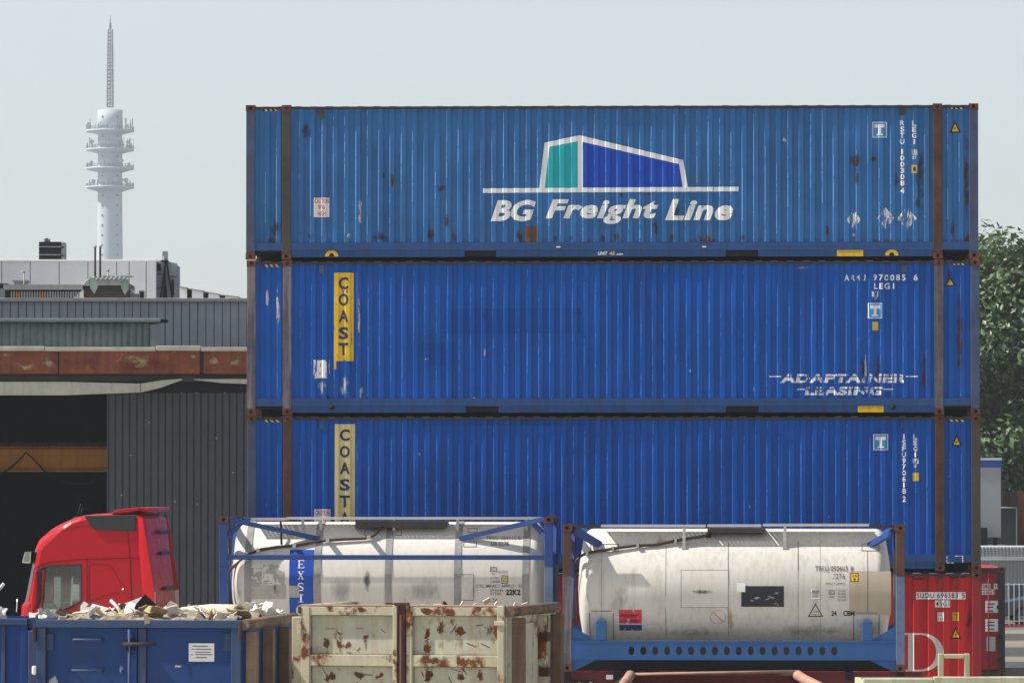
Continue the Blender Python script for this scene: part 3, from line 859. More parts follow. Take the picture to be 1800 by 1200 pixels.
MB().box(HX(-330), xr_, -.53, -.1, HZ(661.5), HZ(659) ).build('gutter_board', M['rail_rust'], hall)
# bent gutter lip
def ribbon(name, top, bot, y0, th, m, par):
    mb = MB(); n = len(top)
    vs = []
    for (a, za), (c, zc) in zip(top, bot):
        vs += [(HX(a), y0, HZ(za)), (HX(c), y0, HZ(zc)), (HX(c), y0 + th, HZ(zc)), (HX(a), y0 + th, HZ(za))]
    fs = []
    for i in range(n - 1):
        b0 = 4 * i
        for k in range(4):
            k2 = (k + 1) % 4
            fs.append((b0 + k, b0 + k2, b0 + 4 + k2, b0 + 4 + k))
    fs += [(0, 3, 2, 1), (4 * n - 4, 4 * n - 3, 4 * n - 2, 4 * n - 1)]
    return mb.add(vs, fs).build(name, m, par)
ribbon('gutter', [(-330, 672), (120, 672), (250, 675)], [(-330, 695.5), (120, 695), (250, 690)], -.66, .3, M['cream_lip'], hall)
ribbon('gutter', [(251, 675), (285, 669.5), (320, 666.5)], [(251, 690), (285, 682), (324, 668)], -.64, .2, M['cream_lip'], hall)
ribbon('gutter', [(344, 667), (390, 667), (470, 667)], [(344, 668), (390, 673.5), (470, 677)], -.6, .2, M['cream_lip'], hall)
MB().box(HX(-330), xr_, -.08, .10, HZ(690), HZ(668)).build('lintel', M['rail_dark'], hall)
for k, (bx_, bz_) in enumerate(((319, 689.5), (345, 689.5), (395, 689.5), (308, 881), (347, 885), (230, 800), (262, 742), (381, 770), (410, 830), (214, 870))):
    MB().lathe([(0, 0), (.022, 0), (.022, .02), (0, .02)], 'y', (HX(bx_), -.03, HZ(bz_)), 8).build('fixing', M['capping'], hall)
# asbestos lean-to above the fascia
lean = empty('lean_to_roof', (0, 121, 0), 0, 'low mossy fibre-cement lean-to above the rusted fascia of the hall', 'lean-to')
YA = 121.0
px = -120.0
while px < 268:
    xa, xb = HX(px, YA), HX(px + 12.4, YA); w = xb - xa
    pts = [(xa + w * k / 8, .05 * (1 - math.sin(math.pi * k / 8))) for k in range(9)]
    mb = MB()
    for (a, ya), (c, yc) in zip(pts[:-1], pts[1:]):
        mb.add([(a, ya - .02, HZ(612, YA)), (c, yc - .02, HZ(612, YA)), (c, yc, HZ(567, YA)), (a, ya, HZ(567, YA))], [(0, 1, 2, 3)], 0, True)
    mb.build('fibre_cement_sheet', M['asbestos'], lean)
    px += 12.4
MB().box(HX(-120, YA), HX(280, YA), .06, .5, HZ(640, YA), HZ(569, YA)).build('wall', M['asbestos'], lean)
MB().box(HX(265, YA), HX(281, YA), -.2, .05, HZ(612, YA), HZ(571, YA)).build('end_board', M['capping'], lean)
MB().box(HX(-120, YA), HX(283, YA), -.22, .6, HZ(566.5, YA), HZ(560, YA)).build('ledge', M['capping'], lean, .01)
MB().box(HX(283, YA), HX(293, YA), -.16, .5, HZ(566, YA), HZ(561.5, YA)).build('ledge', M['rail_dark'], lean)
# grey clad storey behind
YB = 130.0
upper = empty('factory_building', (0, YB, 0), 0, 'mid grey seam-clad factory storey with pale capping, above the workshop hall', 'building')
px = -112.0
while px < 470:
    xa, xb = HX(px, YB), HX(px + 14.35, YB)
    MB().box(xa + .012, xb - .006, rnd(-.004, .004), .05, HZ(640, YB), HZ(527.5, YB)).build('cladding_sheet', M['grey_clad'], upper)
    px += 14.35
MB().box(HX(-112, YB), HX(470, YB), .03, .3, 0, HZ(528, YB)).build('wall', M['rail_dark'], upper)
MB().box(HX(-112, YB), HX(470, YB), -.08, .4, HZ(530.5, YB), HZ(524, YB)).build('capping', M['capping'], upper, .01)
MB().box(HX(-112, YB), HX(470, YB), .3, 60, HZ(530, YB) - .2, HZ(530, YB)).build('roof', M['capping'], upper)
# orange crane girder in the doorway
YK = 119.0
cr = empty('overhead_crane', (0, YK, 0), 0, 'orange overhead crane girder spanning the dark doorway', 'crane')
MB().box(HX(-300, YK), HX(420, YK), 0, .25, HZ(826, YK), HZ(789, YK)).build('girder', M['crane'], cr)
MB().box(HX(-300, YK), HX(420, YK), -.14, .4, HZ(789, YK) + .002, HZ(783, YK)).build('flange', M['rust_beam'], cr)
MB().box(HX(-300, YK), HX(420, YK), -.1, .35, HZ(829, YK), HZ(826, YK) - .002).build('flange', M['crane'], cr)
MB().box(HX(-300, YK), HX(420, YK), -.02, .2, HZ(782, YK), HZ(777, YK)).build('rail', M['post_rust'], cr)
cab = [(HX(a, YK), -.2, HZ(b, YK)) for a, b in ((-10, 838), (15, 826), (33, 811), (47, 795), (60, 806), (80, 828), (105, 843), (130, 850), (160, 849), (188, 835), (230, 815))]
MB().tube(cab, .02, 6).build('cable', M['black'], cr)

# ---------------------------------------------------------------- white rooftop block
YW = 158.0
def WX(px, Y=YW): return W(px, 480, Y).x
def WZ(py, Y=YW): return W(0, py, Y).z
M['white_panel'] = mat('white sandwich panel', (.84, .84, .84), .6, var=.05, streak=.25, streak_col=(.7, .7, .68))
M['grey_panel'] = mat('blue grey panel', (.30, .33, .37), .6, var=.12, streak=.4, streak_col=(.2, .2, .21))
wb_ = empty('rooftop_plant_room', (0, YW, 0), 0, 'white panelled rooftop block with torn dark end wall, behind the grey storey', 'building')  # the end wall's dark is its side shade, painted as blue grey
seams = [-60, 3, 53, 104, 154.5, 205, 227, 257, 274.5]
for a, c in zip(seams[:-1], seams[1:]):
    MB().box(WX(a) + .012, WX(c) - .012, rnd(-.005, .005), .12, WZ(560), WZ(459.5)).build('wall_panel', M['white_panel'], wb_)
MB().box(WX(-60), WX(274), .06, .4, WZ(560), WZ(460)).build('wall', M['grey_panel'], wb_)
MB().box(WX(-60), WX(274.8), -.06, .3, WZ(460), WZ(456.2)).build('capping', M['white_panel'], wb_, .01)
MB().box(WX(-60), WX(274), .3, 1.9, WZ(459.5), WZ(458.5)).build('roof', M['grey_panel'], wb_)
# end wall seen to the right: stepped, set back, its side shade painted as blue grey
YE = 1.2
def EX(px): return WX(px, YW + YE)
def EZ(py): return WZ(py, YW + YE)
for i, poly_ in enumerate(([(275.5, 560), (290, 560), (290, 458), (275.5, 458)], [(296, 560), (311, 560), (311, 463), (293, 459), (293, 490)], [(311.5, 560), (315.5, 560), (315.5, 469), (311.5, 469)])):
    MB().prism([(EX(a), EZ(b)) for a, b in poly_], YE + .02 * i, YE + .3).build('end_panel', M['grey_panel'], wb_)
MB().box(EX(275), EX(312), YE + .52, 2.2, EZ(560), EZ(466)).build('wall', M['grey_panel'], wb_)
MB().prism([(EX(283.5), EZ(560)), (EX(290), EZ(476)), (EX(297), EZ(560))], YE - .05, YE + .01).build('dark_opening', M['rail_dark'], wb_)
MB().bar((EX(292), YE - .1, EZ(460)), (EX(282), YE - .1, EZ(530)), .05, .05).build('brace', M['rail_dark'], wb_)
MB().bar((EX(293), YE - .1, EZ(460)), (EX(304), YE - .1, EZ(530)), .06, .05).build('brace', M['rail_dark'], wb_)
MB().box(EX(276.5), EX(283), YE - .06, YE - .01, EZ(476), EZ(464)).build('dark_opening', M['rail_dark'], wb_)
for zz in (481, 506):
    MB().box(EX(276), EX(283), YE - .05, YE - .005, EZ(zz + 1), EZ(zz)).build('seam', M['rail_dark'], wb_)
MB().box(EX(297), EX(311), YE - .04, YE - .005, EZ(487), EZ(485.8)).build('seam', M['rail_dark'], wb_)
MB().box(EX(302), EX(306), YE - .04, YE - .005, EZ(520), EZ(491)).build('window', M['dark_in'], wb_)
# chimney box on its corner
ch = empty('roof_vent', (WX(286), YW + 1.0, WZ(456.5)), 0, 'small weathered chimney cowl on the corner of the white rooftop block', 'vent')
w = WX(291) - WX(281)
MB().prism([(-w / 2, 0), (w / 2, 0), (w * .45, .30), (-w * .4, .30)], -.2, .2).build('cowl', M['asbestos'], ch, .02)
MB().box(-w * .6, w * .6, -.28, .28, -.02, .02).build('flashing', M['rail_dark'], ch)
MB().box(-w * .35, -w * .02, -.225, -.2, .02, .12).build('flap', M['white_panel'], ch)
# cooling unit on its roof
ac = empty('cooling_unit', (WX(64.5), YW + .7, WZ(458)), 0, 'dark louvred cooling unit on the white rooftop block', 'cooling unit')
aw = WX(108.5) - WX(64.5); ah = WZ(423) - WZ(458)
MB().box(0, aw * .89, 0, 1.0, .03, ah).build('casing', M['louvre'] if 'louvre' in M else M['dark_in'], ac, .015)
M['louvre'] = mat('dark blue black louvre', (.018, .02, .03), .6)
MB().box(aw * .89 + .002, aw, .02, .98, .03, ah - .01).build('side_panel', M['capping'], ac)
for k in range(14):
    z = .06 + k * (ah - .1) / 14
    MB().box(.015, aw * .87, -.03, .0, z, z + .022).build('louvre', M['louvre'], ac)
for z in (ah * .33, ah * .73):
    MB().box(0, aw * .89, -.035, -.031, z, z + .018).build('band', M['galv'], ac)
    MB().box(aw * .895, aw + .005, -.02, .01, z - .03, z).build('band', M['rail_dark'], ac)
MB().tube([(aw * .22, .4, ah), (aw * .22, .4, ah + .12)], .045, 10).lathe([(.0, .14), (.09, .12), (.09, .1), (.0, .1)], 'z', (aw * .22, .4, ah), 12).build('flue', M['galv'], ac)
MB().tube([(aw * .34, .4, ah), (aw * .34, .4, ah + .1)], .055, 10).build('flue', M['capping'], ac)
# roof clutter between the grey storey and the white block
YR = 140.0
def RX(px): return W(px, 500, YR).x
def RZ(py): return W(0, py, YR).z
zr = HZ(530, YB)
hood = empty('roof_hood', (RX(190), YR, zr), 0, 'brown and white roof hood with wavy sheet top, in front of white block', 'roof hood')
hx = lambda p: RX(p) - RX(190)
hz = lambda p: RZ(p) - zr
M['brown_board'] = mat('brown weathered boarding', (.075, .06, .052), .8, var=.2, streak=.5, streak_col=(.05, .04, .035))
MB().box(hx(146), hx(225), .3, 2.5, -.05, hz(497)).build('base', M['brown_board'], hood)
for k, (a, c) in enumerate(((523, 516.5), (516, 511), (510.5, 506), (505.5, 501))):
    MB().box(hx(158 if k > 1 else 145.5), hx(213 if k > 1 else 225.5), .27 - .02 * (k % 2), .3, hz(a), hz(c)).build('board', M['brown_board'], hood)
MB().prism([(hx(162), hz(489)), (hx(225), hz(489)), (hx(225), hz(507)), (hx(219), hz(518)), (hx(213), hz(507)), (hx(212), hz(501)), (hx(172), hz(501)), (hx(170), hz(507)), (hx(165), hz(516)), (hx(158), hz(507)), (hx(157), hz(485))], .1, .24).build('apron', M['asbestos'], hood)
wv = MB()
n = 42
for k in range(n):
    a = 163 + (225 - 163) * k / n; c = 163 + (225 - 163) * (k + 1) / n
    za = hz(486) + .03 * math.sin(k * 1.2); zc = hz(486) + .03 * math.sin((k + 1) * 1.2)
    wv.add([(hx(a), .0, za - .02), (hx(c), .0, zc - .02), (hx(c), 2.4, zc + .1), (hx(a), 2.4, za + .1), (hx(a), 0, za - .06), (hx(c), 0, zc - .06)], [(0, 1, 2, 3), (4, 5, 1, 0)], 0, True)
wv.build('wavy_sheet', M['asbestos'], hood)
MB().prism([(hx(144), hz(502)), (hx(157), hz(502)), (hx(155), hz(489)), (hx(149), hz(493))], .2, 1.2).build('cowl', M['asbestos'], hood, .02)
MB().prism([(hx(129), hz(523)), (hx(146), hz(523)), (hx(146), hz(508)), (hx(137), hz(515))], .15, .25).build('flap', M['white_panel'], hood)
for k, (pxp, top) in enumerate(((164.5, 430), (173.5, 430))):
    f = empty('flue_pipe', (RX(pxp), YR + .5, zr), 0, 'twin dark flue pipe with pale cap rising behind the roof hood', 'flue pipe', 'twin flue pipes on the roof')
    MB().tube([(0, 0, -.02), (0, 0, RZ(top + 3) - zr)], .028, 10).build('pipe', M['rail_rust'], f)
    MB().tube([(0, 0, RZ(top + 4) - zr), (0, 0, RZ(top) - zr)], .042, 10).build('cap', M['capping'], f)
for k, (pxp, top, label) in enumerate(((33.5, 474.5, 'thin capped vent pipe above the small square roof curb'), (183, 472, 'thin short vent pipe just right of the twin flues'))):
    f = empty('vent_pipe', (RX(pxp), YR + 1.4, zr), 0, label, 'vent pipe')
    MB().tube([(0, 0, -.02), (0, 0, RZ(top) - zr)], .02, 8).build('pipe', M['capping'], f)
    MB().lathe([(.0, 0), (.045, 0), (.04, .03), (0, .03)], 'z', (0, 0, RZ(top) - zr), 10).build('cap', M['capping'], f)
cb = empty('roof_curb', (RX(26), YR + 1.45, zr), 0, 'small pale square roof curb with flat lid at the far end of skylight', 'roof curb')
w = RX(37) - RX(16)
MB().box(-w / 2, w / 2, 0, .8, -.02, RZ(491) - zr).build('curb', M['capping'], cb)
MB().box(-w * .62, w * .62, -.06, .86, RZ(491) - zr, RZ(488.5) - zr).build('lid', M['capping'], cb)
sk = empty('skylight', (RX(8), YR + .1, zr), 0, 'long low skylight with small panes and two orange glows, on the grey storey roof', 'skylight')
L_ = RX(145) - RX(8)
MB().box(0, L_, .06, 1.2, -.02, RZ(507) - zr).build('body', M['rail_dark'], sk)
MB().prism([(-.03, RZ(509) - zr), (L_, RZ(509) - zr), (L_, RZ(500) - zr), (-.03, RZ(500) - zr)], -.12, 1.3).build('roof', M['capping'], sk)
M['pane'] = mat('dusty pane', (.30, .32, .33), .3, var=.3, vscale=3)
def emis(name, c, st):
    s = N(name); e = s.n('ShaderNodeEmission'); e.inputs[0].default_value = (*c, 1); e.inputs[1].default_value = st
    s.t.links.new(e.outputs[0], s.out.inputs['Surface']); return s.mat
M['orange_pane'] = mat('orange pane', (.62, .20, .06), .4)
for k in range(27):
    a = 18 + k * 4.55
    m = M['orange_pane'] if k in (2, 3, 11, 12) else M['pane']
    MB().box(RX(a) - RX(8), RX(a + 2.7) - RX(8), .03, .055, RZ(522.5) - zr, RZ(512) - zr).build('pane', m, sk)
db = empty('roof_duct', (RX(0), YR + .3, zr), 0, 'dark box duct end with lid beside the skylight', 'duct')
MB().box(RX(-30) - RX(0), RX(10) - RX(0), 0, 1.0, -.02, RZ(507) - zr).build('box', M['grey_clad'], db)
MB().box(RX(-30) - RX(0), RX(11.5) - RX(0), -.08, 1.08, RZ(504) - zr, RZ(497.5) - zr).build('lid', M['rail_dark'], db)
lo = empty('roof_box', (RX(240), YR + .6, zr), 0, 'low blue-grey roof box with dark hatch right of the wavy hood', 'roof box')
MB().prism([(RX(225) - RX(240), 0), (RX(243) - RX(240), 0), (RX(241) - RX(240), RZ(515) - zr), (RX(228) - RX(240), RZ(513) - zr), (RX(226) - RX(240), RZ(506) - zr)], 0, 1.5).build('box', M['grey_clad'], lo)
MB().box(RX(242) - RX(240), RX(251) - RX(240), -.1, .6, -.01, RZ(509) - zr).build('hatch', M['capping'], lo)
MB().box(RX(244) - RX(240), RX(250.5) - RX(240), -.12, -.101, .0, RZ(511.5) - zr).build('hatch', M['rail_dark'], lo)
for k, (a, c, t0, t1) in enumerate(((316, 328.5, 505.5, 507.5), (331, 357, 508.5, 513), (360, 386, 514, 519), (388, 420, 519.5, 523.5))):
    lab = ('highest stepped shed roof next to the torn end wall', 'second stepped shed roof with dark side opening', 'third stepped shed roof with dark side opening', 'lowest stepped shed roof, almost hidden by the capping')[k]
    s_ = empty('stepped_roof', (RX(a), YR, zr), 0, lab, 'shed roof', 'stepped shed roofs')
    w = RX(c) - RX(a)
    MB().prism([(0 if k in (0,) else w * .25, -.05), (w, -.05), (w, RZ(t1) - zr), (0 if k in (0,) else w * .25, RZ(t0) + .0 - zr)], 0, 3).build('body', M['white_panel'], s_)
    MB().prism([(0, RZ(t0) - zr + .003), (w + .02, RZ(t1) - zr + .003), (w + .02, RZ(t1) - zr + .03), (0, RZ(t0) - zr + .03)], -.1, 3).build('cover', M['capping'], s_)
    if k: MB().box(.01, w * .25, .1, 3, -.05, RZ(t0) - zr - .02).build('opening', M['rail_dark'], s_)

# ---------------------------------------------------------------- telecom tower, far away
YT = 2186.0
ST = F / YT
M['tower'] = mat('pale concrete tower', (.40, .44, .49), .8, var=.05, vscale=.05)
M['tower_steel'] = mat('grey tower steel', (.10, .11, .13), .6)
tow = empty('telecom_tower', (W(193, 500, YT).x, YT, 0), 0, 'slim pale telecom tower with four round platforms and lattice mast, far away in haze', 'tower')
def TZ(py): return W(193, py, YT).z
def TR(pxw): return pxw / 2 / ST
MB().lathe([(TR(54), 0), (TR(45), TZ(430)), (TR(43), TZ(338)), (TR(43), TZ(226))], 'z', n=40).build('shaft', M['tower'], tow)
MB().lathe([(TR(43), TZ(226)), (TR(44), TZ(225.8)), (TR(44), TZ(194)), (TR(20), TZ(192.5)), (0, TZ(192.5))], 'z', n=40).build('drum', M['tower'], tow)
for (pt, pb) in ((229, 237), (262, 270.5), (295, 303.5), (328, 337)):
    pl = MB().lathe([(TR(43), TZ(pb)), (TR(60), TZ(pb - 2.5)), (TR(84), TZ(pt + 3.2)), (TR(85), TZ(pt)), (TR(43), TZ(pt))], 'z', n=40).build('platform', M['tower'], tow)
    rl = MB()
    nn = 40; rr_ = TR(84)
    for k in range(nn):
        t = 2 * math.pi * k / nn; t2 = 2 * math.pi * (k + 1) / nn
        rl.bar((rr_ * math.cos(t), rr_ * math.sin(t), TZ(pt)), (rr_ * math.cos(t), rr_ * math.sin(t), TZ(pt - 5.2)), .12, .12)
        for q in (2.6, 5.2):
            rl.bar((rr_ * math.cos(t), rr_ * math.sin(t), TZ(pt - q)), (rr_ * math.cos(t2), rr_ * math.sin(t2), TZ(pt - q)), .1, .12)
    rl.build('railing', M['tower_steel'], pl)
    rng = random.Random(int(pt))
    for k in range(38):
        t = rng.uniform(0, 2 * math.pi); q = rng.uniform(.8, 1.0) * TR(84)
        hgt = rng.choice((1.6, 2.2, 3.0, 4.6)) if pt < 290 else rng.choice((1.2, 1.8, 2.4))
        x, y = q * math.cos(t), q * math.sin(t); wa_ = rng.choice((.14, .2, .34))
        MB().bar((x, y, TZ(pt)), (x, y, TZ(pt) + hgt), wa_, wa_).build('antenna', M['tower_steel'], pl)
    for k in range(6):
        t = rng.uniform(-math.pi, 0); q = TR(78); r0 = rng.uniform(.5, 1.0)
        x, y, z = q * math.cos(t), q * math.sin(t), TZ(pt) + rng.uniform(1.2, 2.8)
        d = MB().lathe([(.05, .25), (r0 * .7, .1), (r0, -.1), (r0 * .95, -.12), (0, .1)], 'y', (x, y, z), 14).bar((x, y + .2, TZ(pt)), (x, y + .2, z), .15, .15)
        d.build('dish', M['tower'], pl)
tw = MB()
for rowx in (-.5, .46):
    for k in range(16):
        py = 205 + k * 17.3
        if any(a - 6 < py < c + 1 for a, c in ((229, 237), (262, 270), (295, 303), (328, 337))): continue
        xx = rowx * TR(43) * 1.28 + .4
        yy = -math.sqrt(max(.1, TR(44.5) ** 2 - xx ** 2))
        MB().box(xx - .35, xx + .35, yy - .25, yy + .6, TZ(py + 2.6), TZ(py)).build('window', M['tower_steel'], tow)
mast = MB()
def mw(py): return 7.6 + (py - 52) / (193 - 52) * 2.6
levels_m = [52 + k * 6.5 for k in range(22)]
for a, c in zip(levels_m[:-1], levels_m[1:]):
    wa, wc = mw(a) / 2 / ST, mw(c) / 2 / ST
    for sx, sy in ((-1, -1), (1, -1), (1, 1), (-1, 1)):
        mast.bar((sx * wa, sy * wa, TZ(a)), (sx * wc, sy * wc, TZ(c)), .28, .28)
    for p, q in (((-1, -1), (1, -1)), ((1, -1), (1, 1)), ((1, 1), (-1, 1)), ((-1, 1), (-1, -1))):
        mast.bar((p[0] * wa, p[1] * wa, TZ(a)), (q[0] * wc, q[1] * wc, TZ(c)), .18, .18)
        mast.bar((p[0] * wc, p[1] * wc, TZ(c)), (q[0] * wc, q[1] * wc, TZ(c)), .18, .18)
    mast.bar((0, 0, TZ(a)), (0, 0, TZ(c)), .3, .3)
ms = mast.build('lattice_mast', M['tower_steel'], tow)
el = MB()
for k in range(34):
    py = 82 + k * 3.1
    wv_ = mw(py) / 2 / ST + (1.0 if k % 3 else .5)
    for ang in (0, 90):
        ca, sa = math.cos(R(ang + 20)), math.sin(R(ang + 20))
        el.bar((-wv_ * ca, -wv_ * sa, TZ(py)), (wv_ * ca, wv_ * sa, TZ(py)), .10, .10)
el.build('antenna_elements', M['tower_steel'], ms)
MB().tube([(0, 0, TZ(52)), (0, 0, TZ(40))], .45, 8).tube([(0, 0, TZ(40)), (0, 0, TZ(28))], .16, 6).build('spire', M['tower_steel'], ms)
# ---------------------------------------------------------------- tank containers
M['tank_white'] = mat('off-white tank cladding', (.56, .54, .50), .5, var=.06, vscale=.8, streak=.45, streak_col=(.42, .39, .34))
M['tank_old'] = mat('grimy off-white tank cladding', (.53, .515, .48), .5, var=.08, vscale=.8, streak=.75, streak_col=(.38, .355, .31), bump=.08, bscale=3)
M['strap'] = mat('grey tank band', (.27, .26, .25), .5, metal=.2, var=.2, vscale=4, streak=.4, streak_col=(.18, .15, .13))
M['frame_blue'] = mat('navy frame paint', (.022, .06, .22), .5, var=.15, streak=.4, streak_col=(.03, .045, .11), rust=.12, rscale=3)
M['frame_sky'] = mat('chalky blue frame paint', (.024, .085, .245), .6, var=.18, streak=.45, streak_col=(.04, .09, .2), rust=.10, rscale=3)
M['frame_steel'] = mat('scuffed steel blue paint', (.10, .145, .24), .6, var=.2, vscale=3, streak=.6, streak_col=(.2, .2, .22), rust=.15, rscale=5)
M['grating'] = mat('grating', (.47, .46, .43), .6, var=.1, streak=.3, streak_col=(.35, .3, .25))
M['hose'] = mat('brown black pipe', (.05, .028, .022), .5, var=.3, vscale=2)
M['tan_sheet'] = mat('tan insulation sheet', (.36, .31, .23), .7, var=.1, streak=.3, streak_col=(.27, .22, .16))
M['tank_patch'] = mat('grey residue', (.36, .345, .32), .7, var=.2, vscale=4, flake=.34, fscale=6, fstretch=(1, 1, 1))
M['tank_patch2'] = mat('grey torn residue', (.30, .29, .28), .7, var=.2, vscale=4, flake=.60, fscale=8, fstretch=(1, 1, 1))
M['blue_sign'] = mat('blue banner', (.012, .062, .36), .45, var=.08)
M['red_sign'] = mat('scuffed red label', (.52, .03, .06), .5, flake=.42, fscale=14)
M['navy_sign'] = mat('scuffed navy label', (.02, .05, .16), .5, flake=.38, fscale=14)
M['black_sign'] = mat('scuffed black label', (.02, .023, .03), .5, flake=.40, fscale=9, fstretch=(.6, .6, 2))
M['soot'] = stain('soot run', ((.09, .085, .08), (.14, .13, .12)), .62, scale=7, stretch=(1, 1, .3))
M['ochre'] = stain('ochre run', ((.42, .27, .08), (.4, .3, .14)), .66, scale=7, stretch=(1, 1, .3))
M['grime'] = stain('grey grime', ((.25, .24, .22), (.32, .3, .28)), .58, scale=4, stretch=(1, 1, .35), opac=.4)
M['seam'] = mat('dark seam', (.13, .11, .10), .7)

def capsule(mb, x0, x1, yc, zc, Rr, n=72, dome=.24):
    prof = [(.02, x0), (Rr * .45, x0 + .03)]
    for k in range(0, 7):
        t = R(90 * k / 6)
        prof.append((Rr - dome + dome * math.sin(t), x0 + .09 + (dome * .8) * (1 - math.cos(t))))
    prof2 = [(r, x1 - (h - x0)) for r, h in reversed(prof)]
    return mb.lathe(prof + prof2, 'x', (0, yc, zc), n)

def tank_container(label, loc, yaw, post_mats, rails, tankm, seed):
    t = empty('tank_container', loc, yaw, label, 'tank container')
    L, H, D = 6.058, 2.591, 2.438
    for i, x in enumerate((0, L - CW)):
        for j, y in enumerate((0, D - .14)):
            lo, hi = post_mats[i]
            MB().box(x + .012, x + CW - .012, y + .004, y + .13, CH, 1.68).build('corner_post', lo, t, .01)
            MB().box(x + .012, x + CW - .012, y + .004, y + .13, 1.682, H - CH).build('corner_post', hi, t, .01)
            for z in (0, H - CH):
                put_casting(t, x, -.003 if j == 0 else D - CD + .003, z, j == 1)
        for z in (.03, H - .11):
            MB().box(x + .03, x + CW - .03, .165, D - .165, z, z + .09).build('end_rail', rails, t)
        for s in (0, 1):
            MB().bar((x + CW / 2, .12 if s else D - .12, H - .18), (x + CW / 2, D / 2, .9), .05, .09, up=(1, 0, 0)).build('end_brace', rails, t)
    return t
TL, TH, TD = 6.058, 2.591, 2.438

def grating(t, x0, x1, y0, y1, z, th=.045, step=.075):
    mb = MB()
    mb.box(x0, x1, y0, y0 + .03, z - th, z); mb.box(x0, x1, y1 - .03, y1, z - th, z)
    k = x0
    while k < x1 - .04:
        mb.box(k, k + step * .66, y0 + .031, y1 - .031, z - th * .6, z - .004); k += step
    return mb.build('walkway', M['grating'], t)

# ---- tank on the truck (blue frame, blue banner)
YK1 = 96.5
yw1 = R(-3.0)
pA = W(384, 1000, YK1 + 3.03 * math.sin(-yw1))
zb1 = W(680, 907, YK1).z - TH
t1 = tank_container('white tank in a navy frame with mid rail and blue lettered banner', (pA.x, pA.y, zb1), yw1,
                    [(M['frame_blue'], M['frame_blue']), (M['frame_steel'], M['frame_blue'])], M['frame_blue'], M['tank_white'], 1)
S1 = 592 / TL
def m1(px, py): return ((px - 384) / S1, TH - (py - 907) / S1)
RA, ZC, YCn = 1.10, 1.385, 1.219
capsule(MB(), .14, 5.93, YCn, ZC, RA).build('tank_barrel', M['tank_white'], t1)
def tdepth(RR, zc):
    def f(x, z):
        d = max(0., RR * RR - (z - zc) ** 2)
        return YCn - math.sqrt(d)
    return f
zc1 = [ZC - RA + .02 + k * .05 for k in range(44)]
sk1 = Skin(tdepth(RA, ZC), [], zc1)
for px in (434.5, 558, 683.5, 806, 926.5):
    x = m1(px, 0)[0]
    b = MB(); n = 72; w = .062
    for k in range(n):
        a0, a1 = 2 * math.pi * k / n, 2 * math.pi * (k + 1) / n
        q = []
        for (xx, a) in ((x - w, a0), (x + w, a0), (x + w, a1), (x - w, a1)):
            q.append((xx, YCn + (RA + .012) * math.cos(a), ZC + (RA + .012) * math.sin(a)))
        b.add(q, [(0, 1, 2, 3)], 0, True)
    b.build('tank_band', M['strap'], t1)
xa = m1(390, 0)[0]; xb = m1(972, 0)[0]
z0, z1 = m1(0, 983.5)[1], m1(0, 975)[1]
for y in (.02, TD - .1):
    MB().box(CW - .01, TL - CW + .01, y, y + .07, z0, z1).build('side_rail', M['frame_blue'], t1, .008)
    MB().box(CW - .01, TL - CW + .01, y, y + .09, .02, .14).build('side_rail', M['frame_blue'], t1, .008)
def P1(px, py, y): return (m1(px, py)[0], y, m1(px, py)[1])
for ys in (0, 1):
    y_o, y_i = (.09, .46) if not ys else (TD - .09, TD - .46)
    MB().bar(P1(402, 913, y_o), P1(557, 946.5, y_i), .09, .085).build('top_brace', M['frame_blue'], t1)
    MB().bar(P1(962, 911, y_o), P1(808, 947, y_i), .09, .085).build('top_brace', M['frame_blue'], t1)
    for (a, bpt) in (((398, 945), (425, 915)), ((963, 945), (940, 920))):
        MB().bar(P1(a[0], a[1], y_o), P1(bpt[0], bpt[1], y_o + .15 * (1 if not ys else -1)), .06, .08).build('gusset', M['frame_blue'], t1)
grating(t1, m1(437, 0)[0], m1(500, 0)[0], .42, .9, m1(0, 910)[1])
grating(t1, m1(500, 0)[0], m1(958, 0)[0], .42, .9, m1(0, 908.5)[1])
for px in (528, 560, 690, 803, 925):
    x = m1(px, 0)[0]
    MB().bar((x, .58, m1(0, 912)[1] - .01), (x, .66, m1(0, 926)[1] - .12), .05, .04).build('walkway_stay', M['galv'], t1)
MB().box(m1(622, 0)[0], m1(783, 0)[0], .52, 1.9, 2.38, 2.50).build('manlid_box', M['post_olive'], t1, .015)
hp = [(397, 1055, .25), (398, 1010, .24), (404, 1000, .23), (420, 986, .22), (438, 973, .25), (455, 966, .27), (485, 961.5, .30), (520, 958.5, .31), (560, 951, .36), (600, 948, .38), (640, 946.5, .40), (656, 941, .43), (666, 931, .50), (673, 923, .56)]
MB().tube([P1(a, c, y) for a, c, y in hp], .026, 8).build('pipe', M['hose'], t1)
MB().tube([P1(489, 918, .55), P1(491, 935, .40), P1(493, 957, .30)], .02, 6).build('pipe', M['black'], t1)
for a, c in ((452, 967), (516, 959), (575, 949.5), (648, 944)):
    MB().box(m1(a, c)[0] - .03, m1(a, c)[0] + .03, .2, .4, m1(a, c)[1] - .04, m1(a, c)[1] + .035).build('pipe_clip', M['galv'], t1)
def r1(nm, x0, x1, y0, y1, m, **k):
    a, zt = m1(x0, y0); c, zb = m1(x1, y1)
    return sk1.put(nm, [rect(a, c, zb, zt)], m, t1, **k)
def tx1(t, x0, x1, y0, y1, m, bold=.0, eps=.008):
    a, zt = m1(x0, y0); c, zb = m1(x1, y1)
    return sk1.put('lettering', [fit(glyphs(t, bold), a, c, zb, zt)], m, t1, eps=eps)
r1('banner', 508, 551, 966, 1090, M['blue_sign'])
def strokes(segs, x0, x1, y0, y1):
    out = []
    for s in segs:
        out.append(([m1(x0 + a * (x1 - x0), y0 + c * (y1 - y0)) for a, c in s], [tuple(range(len(s)))]))
    return out
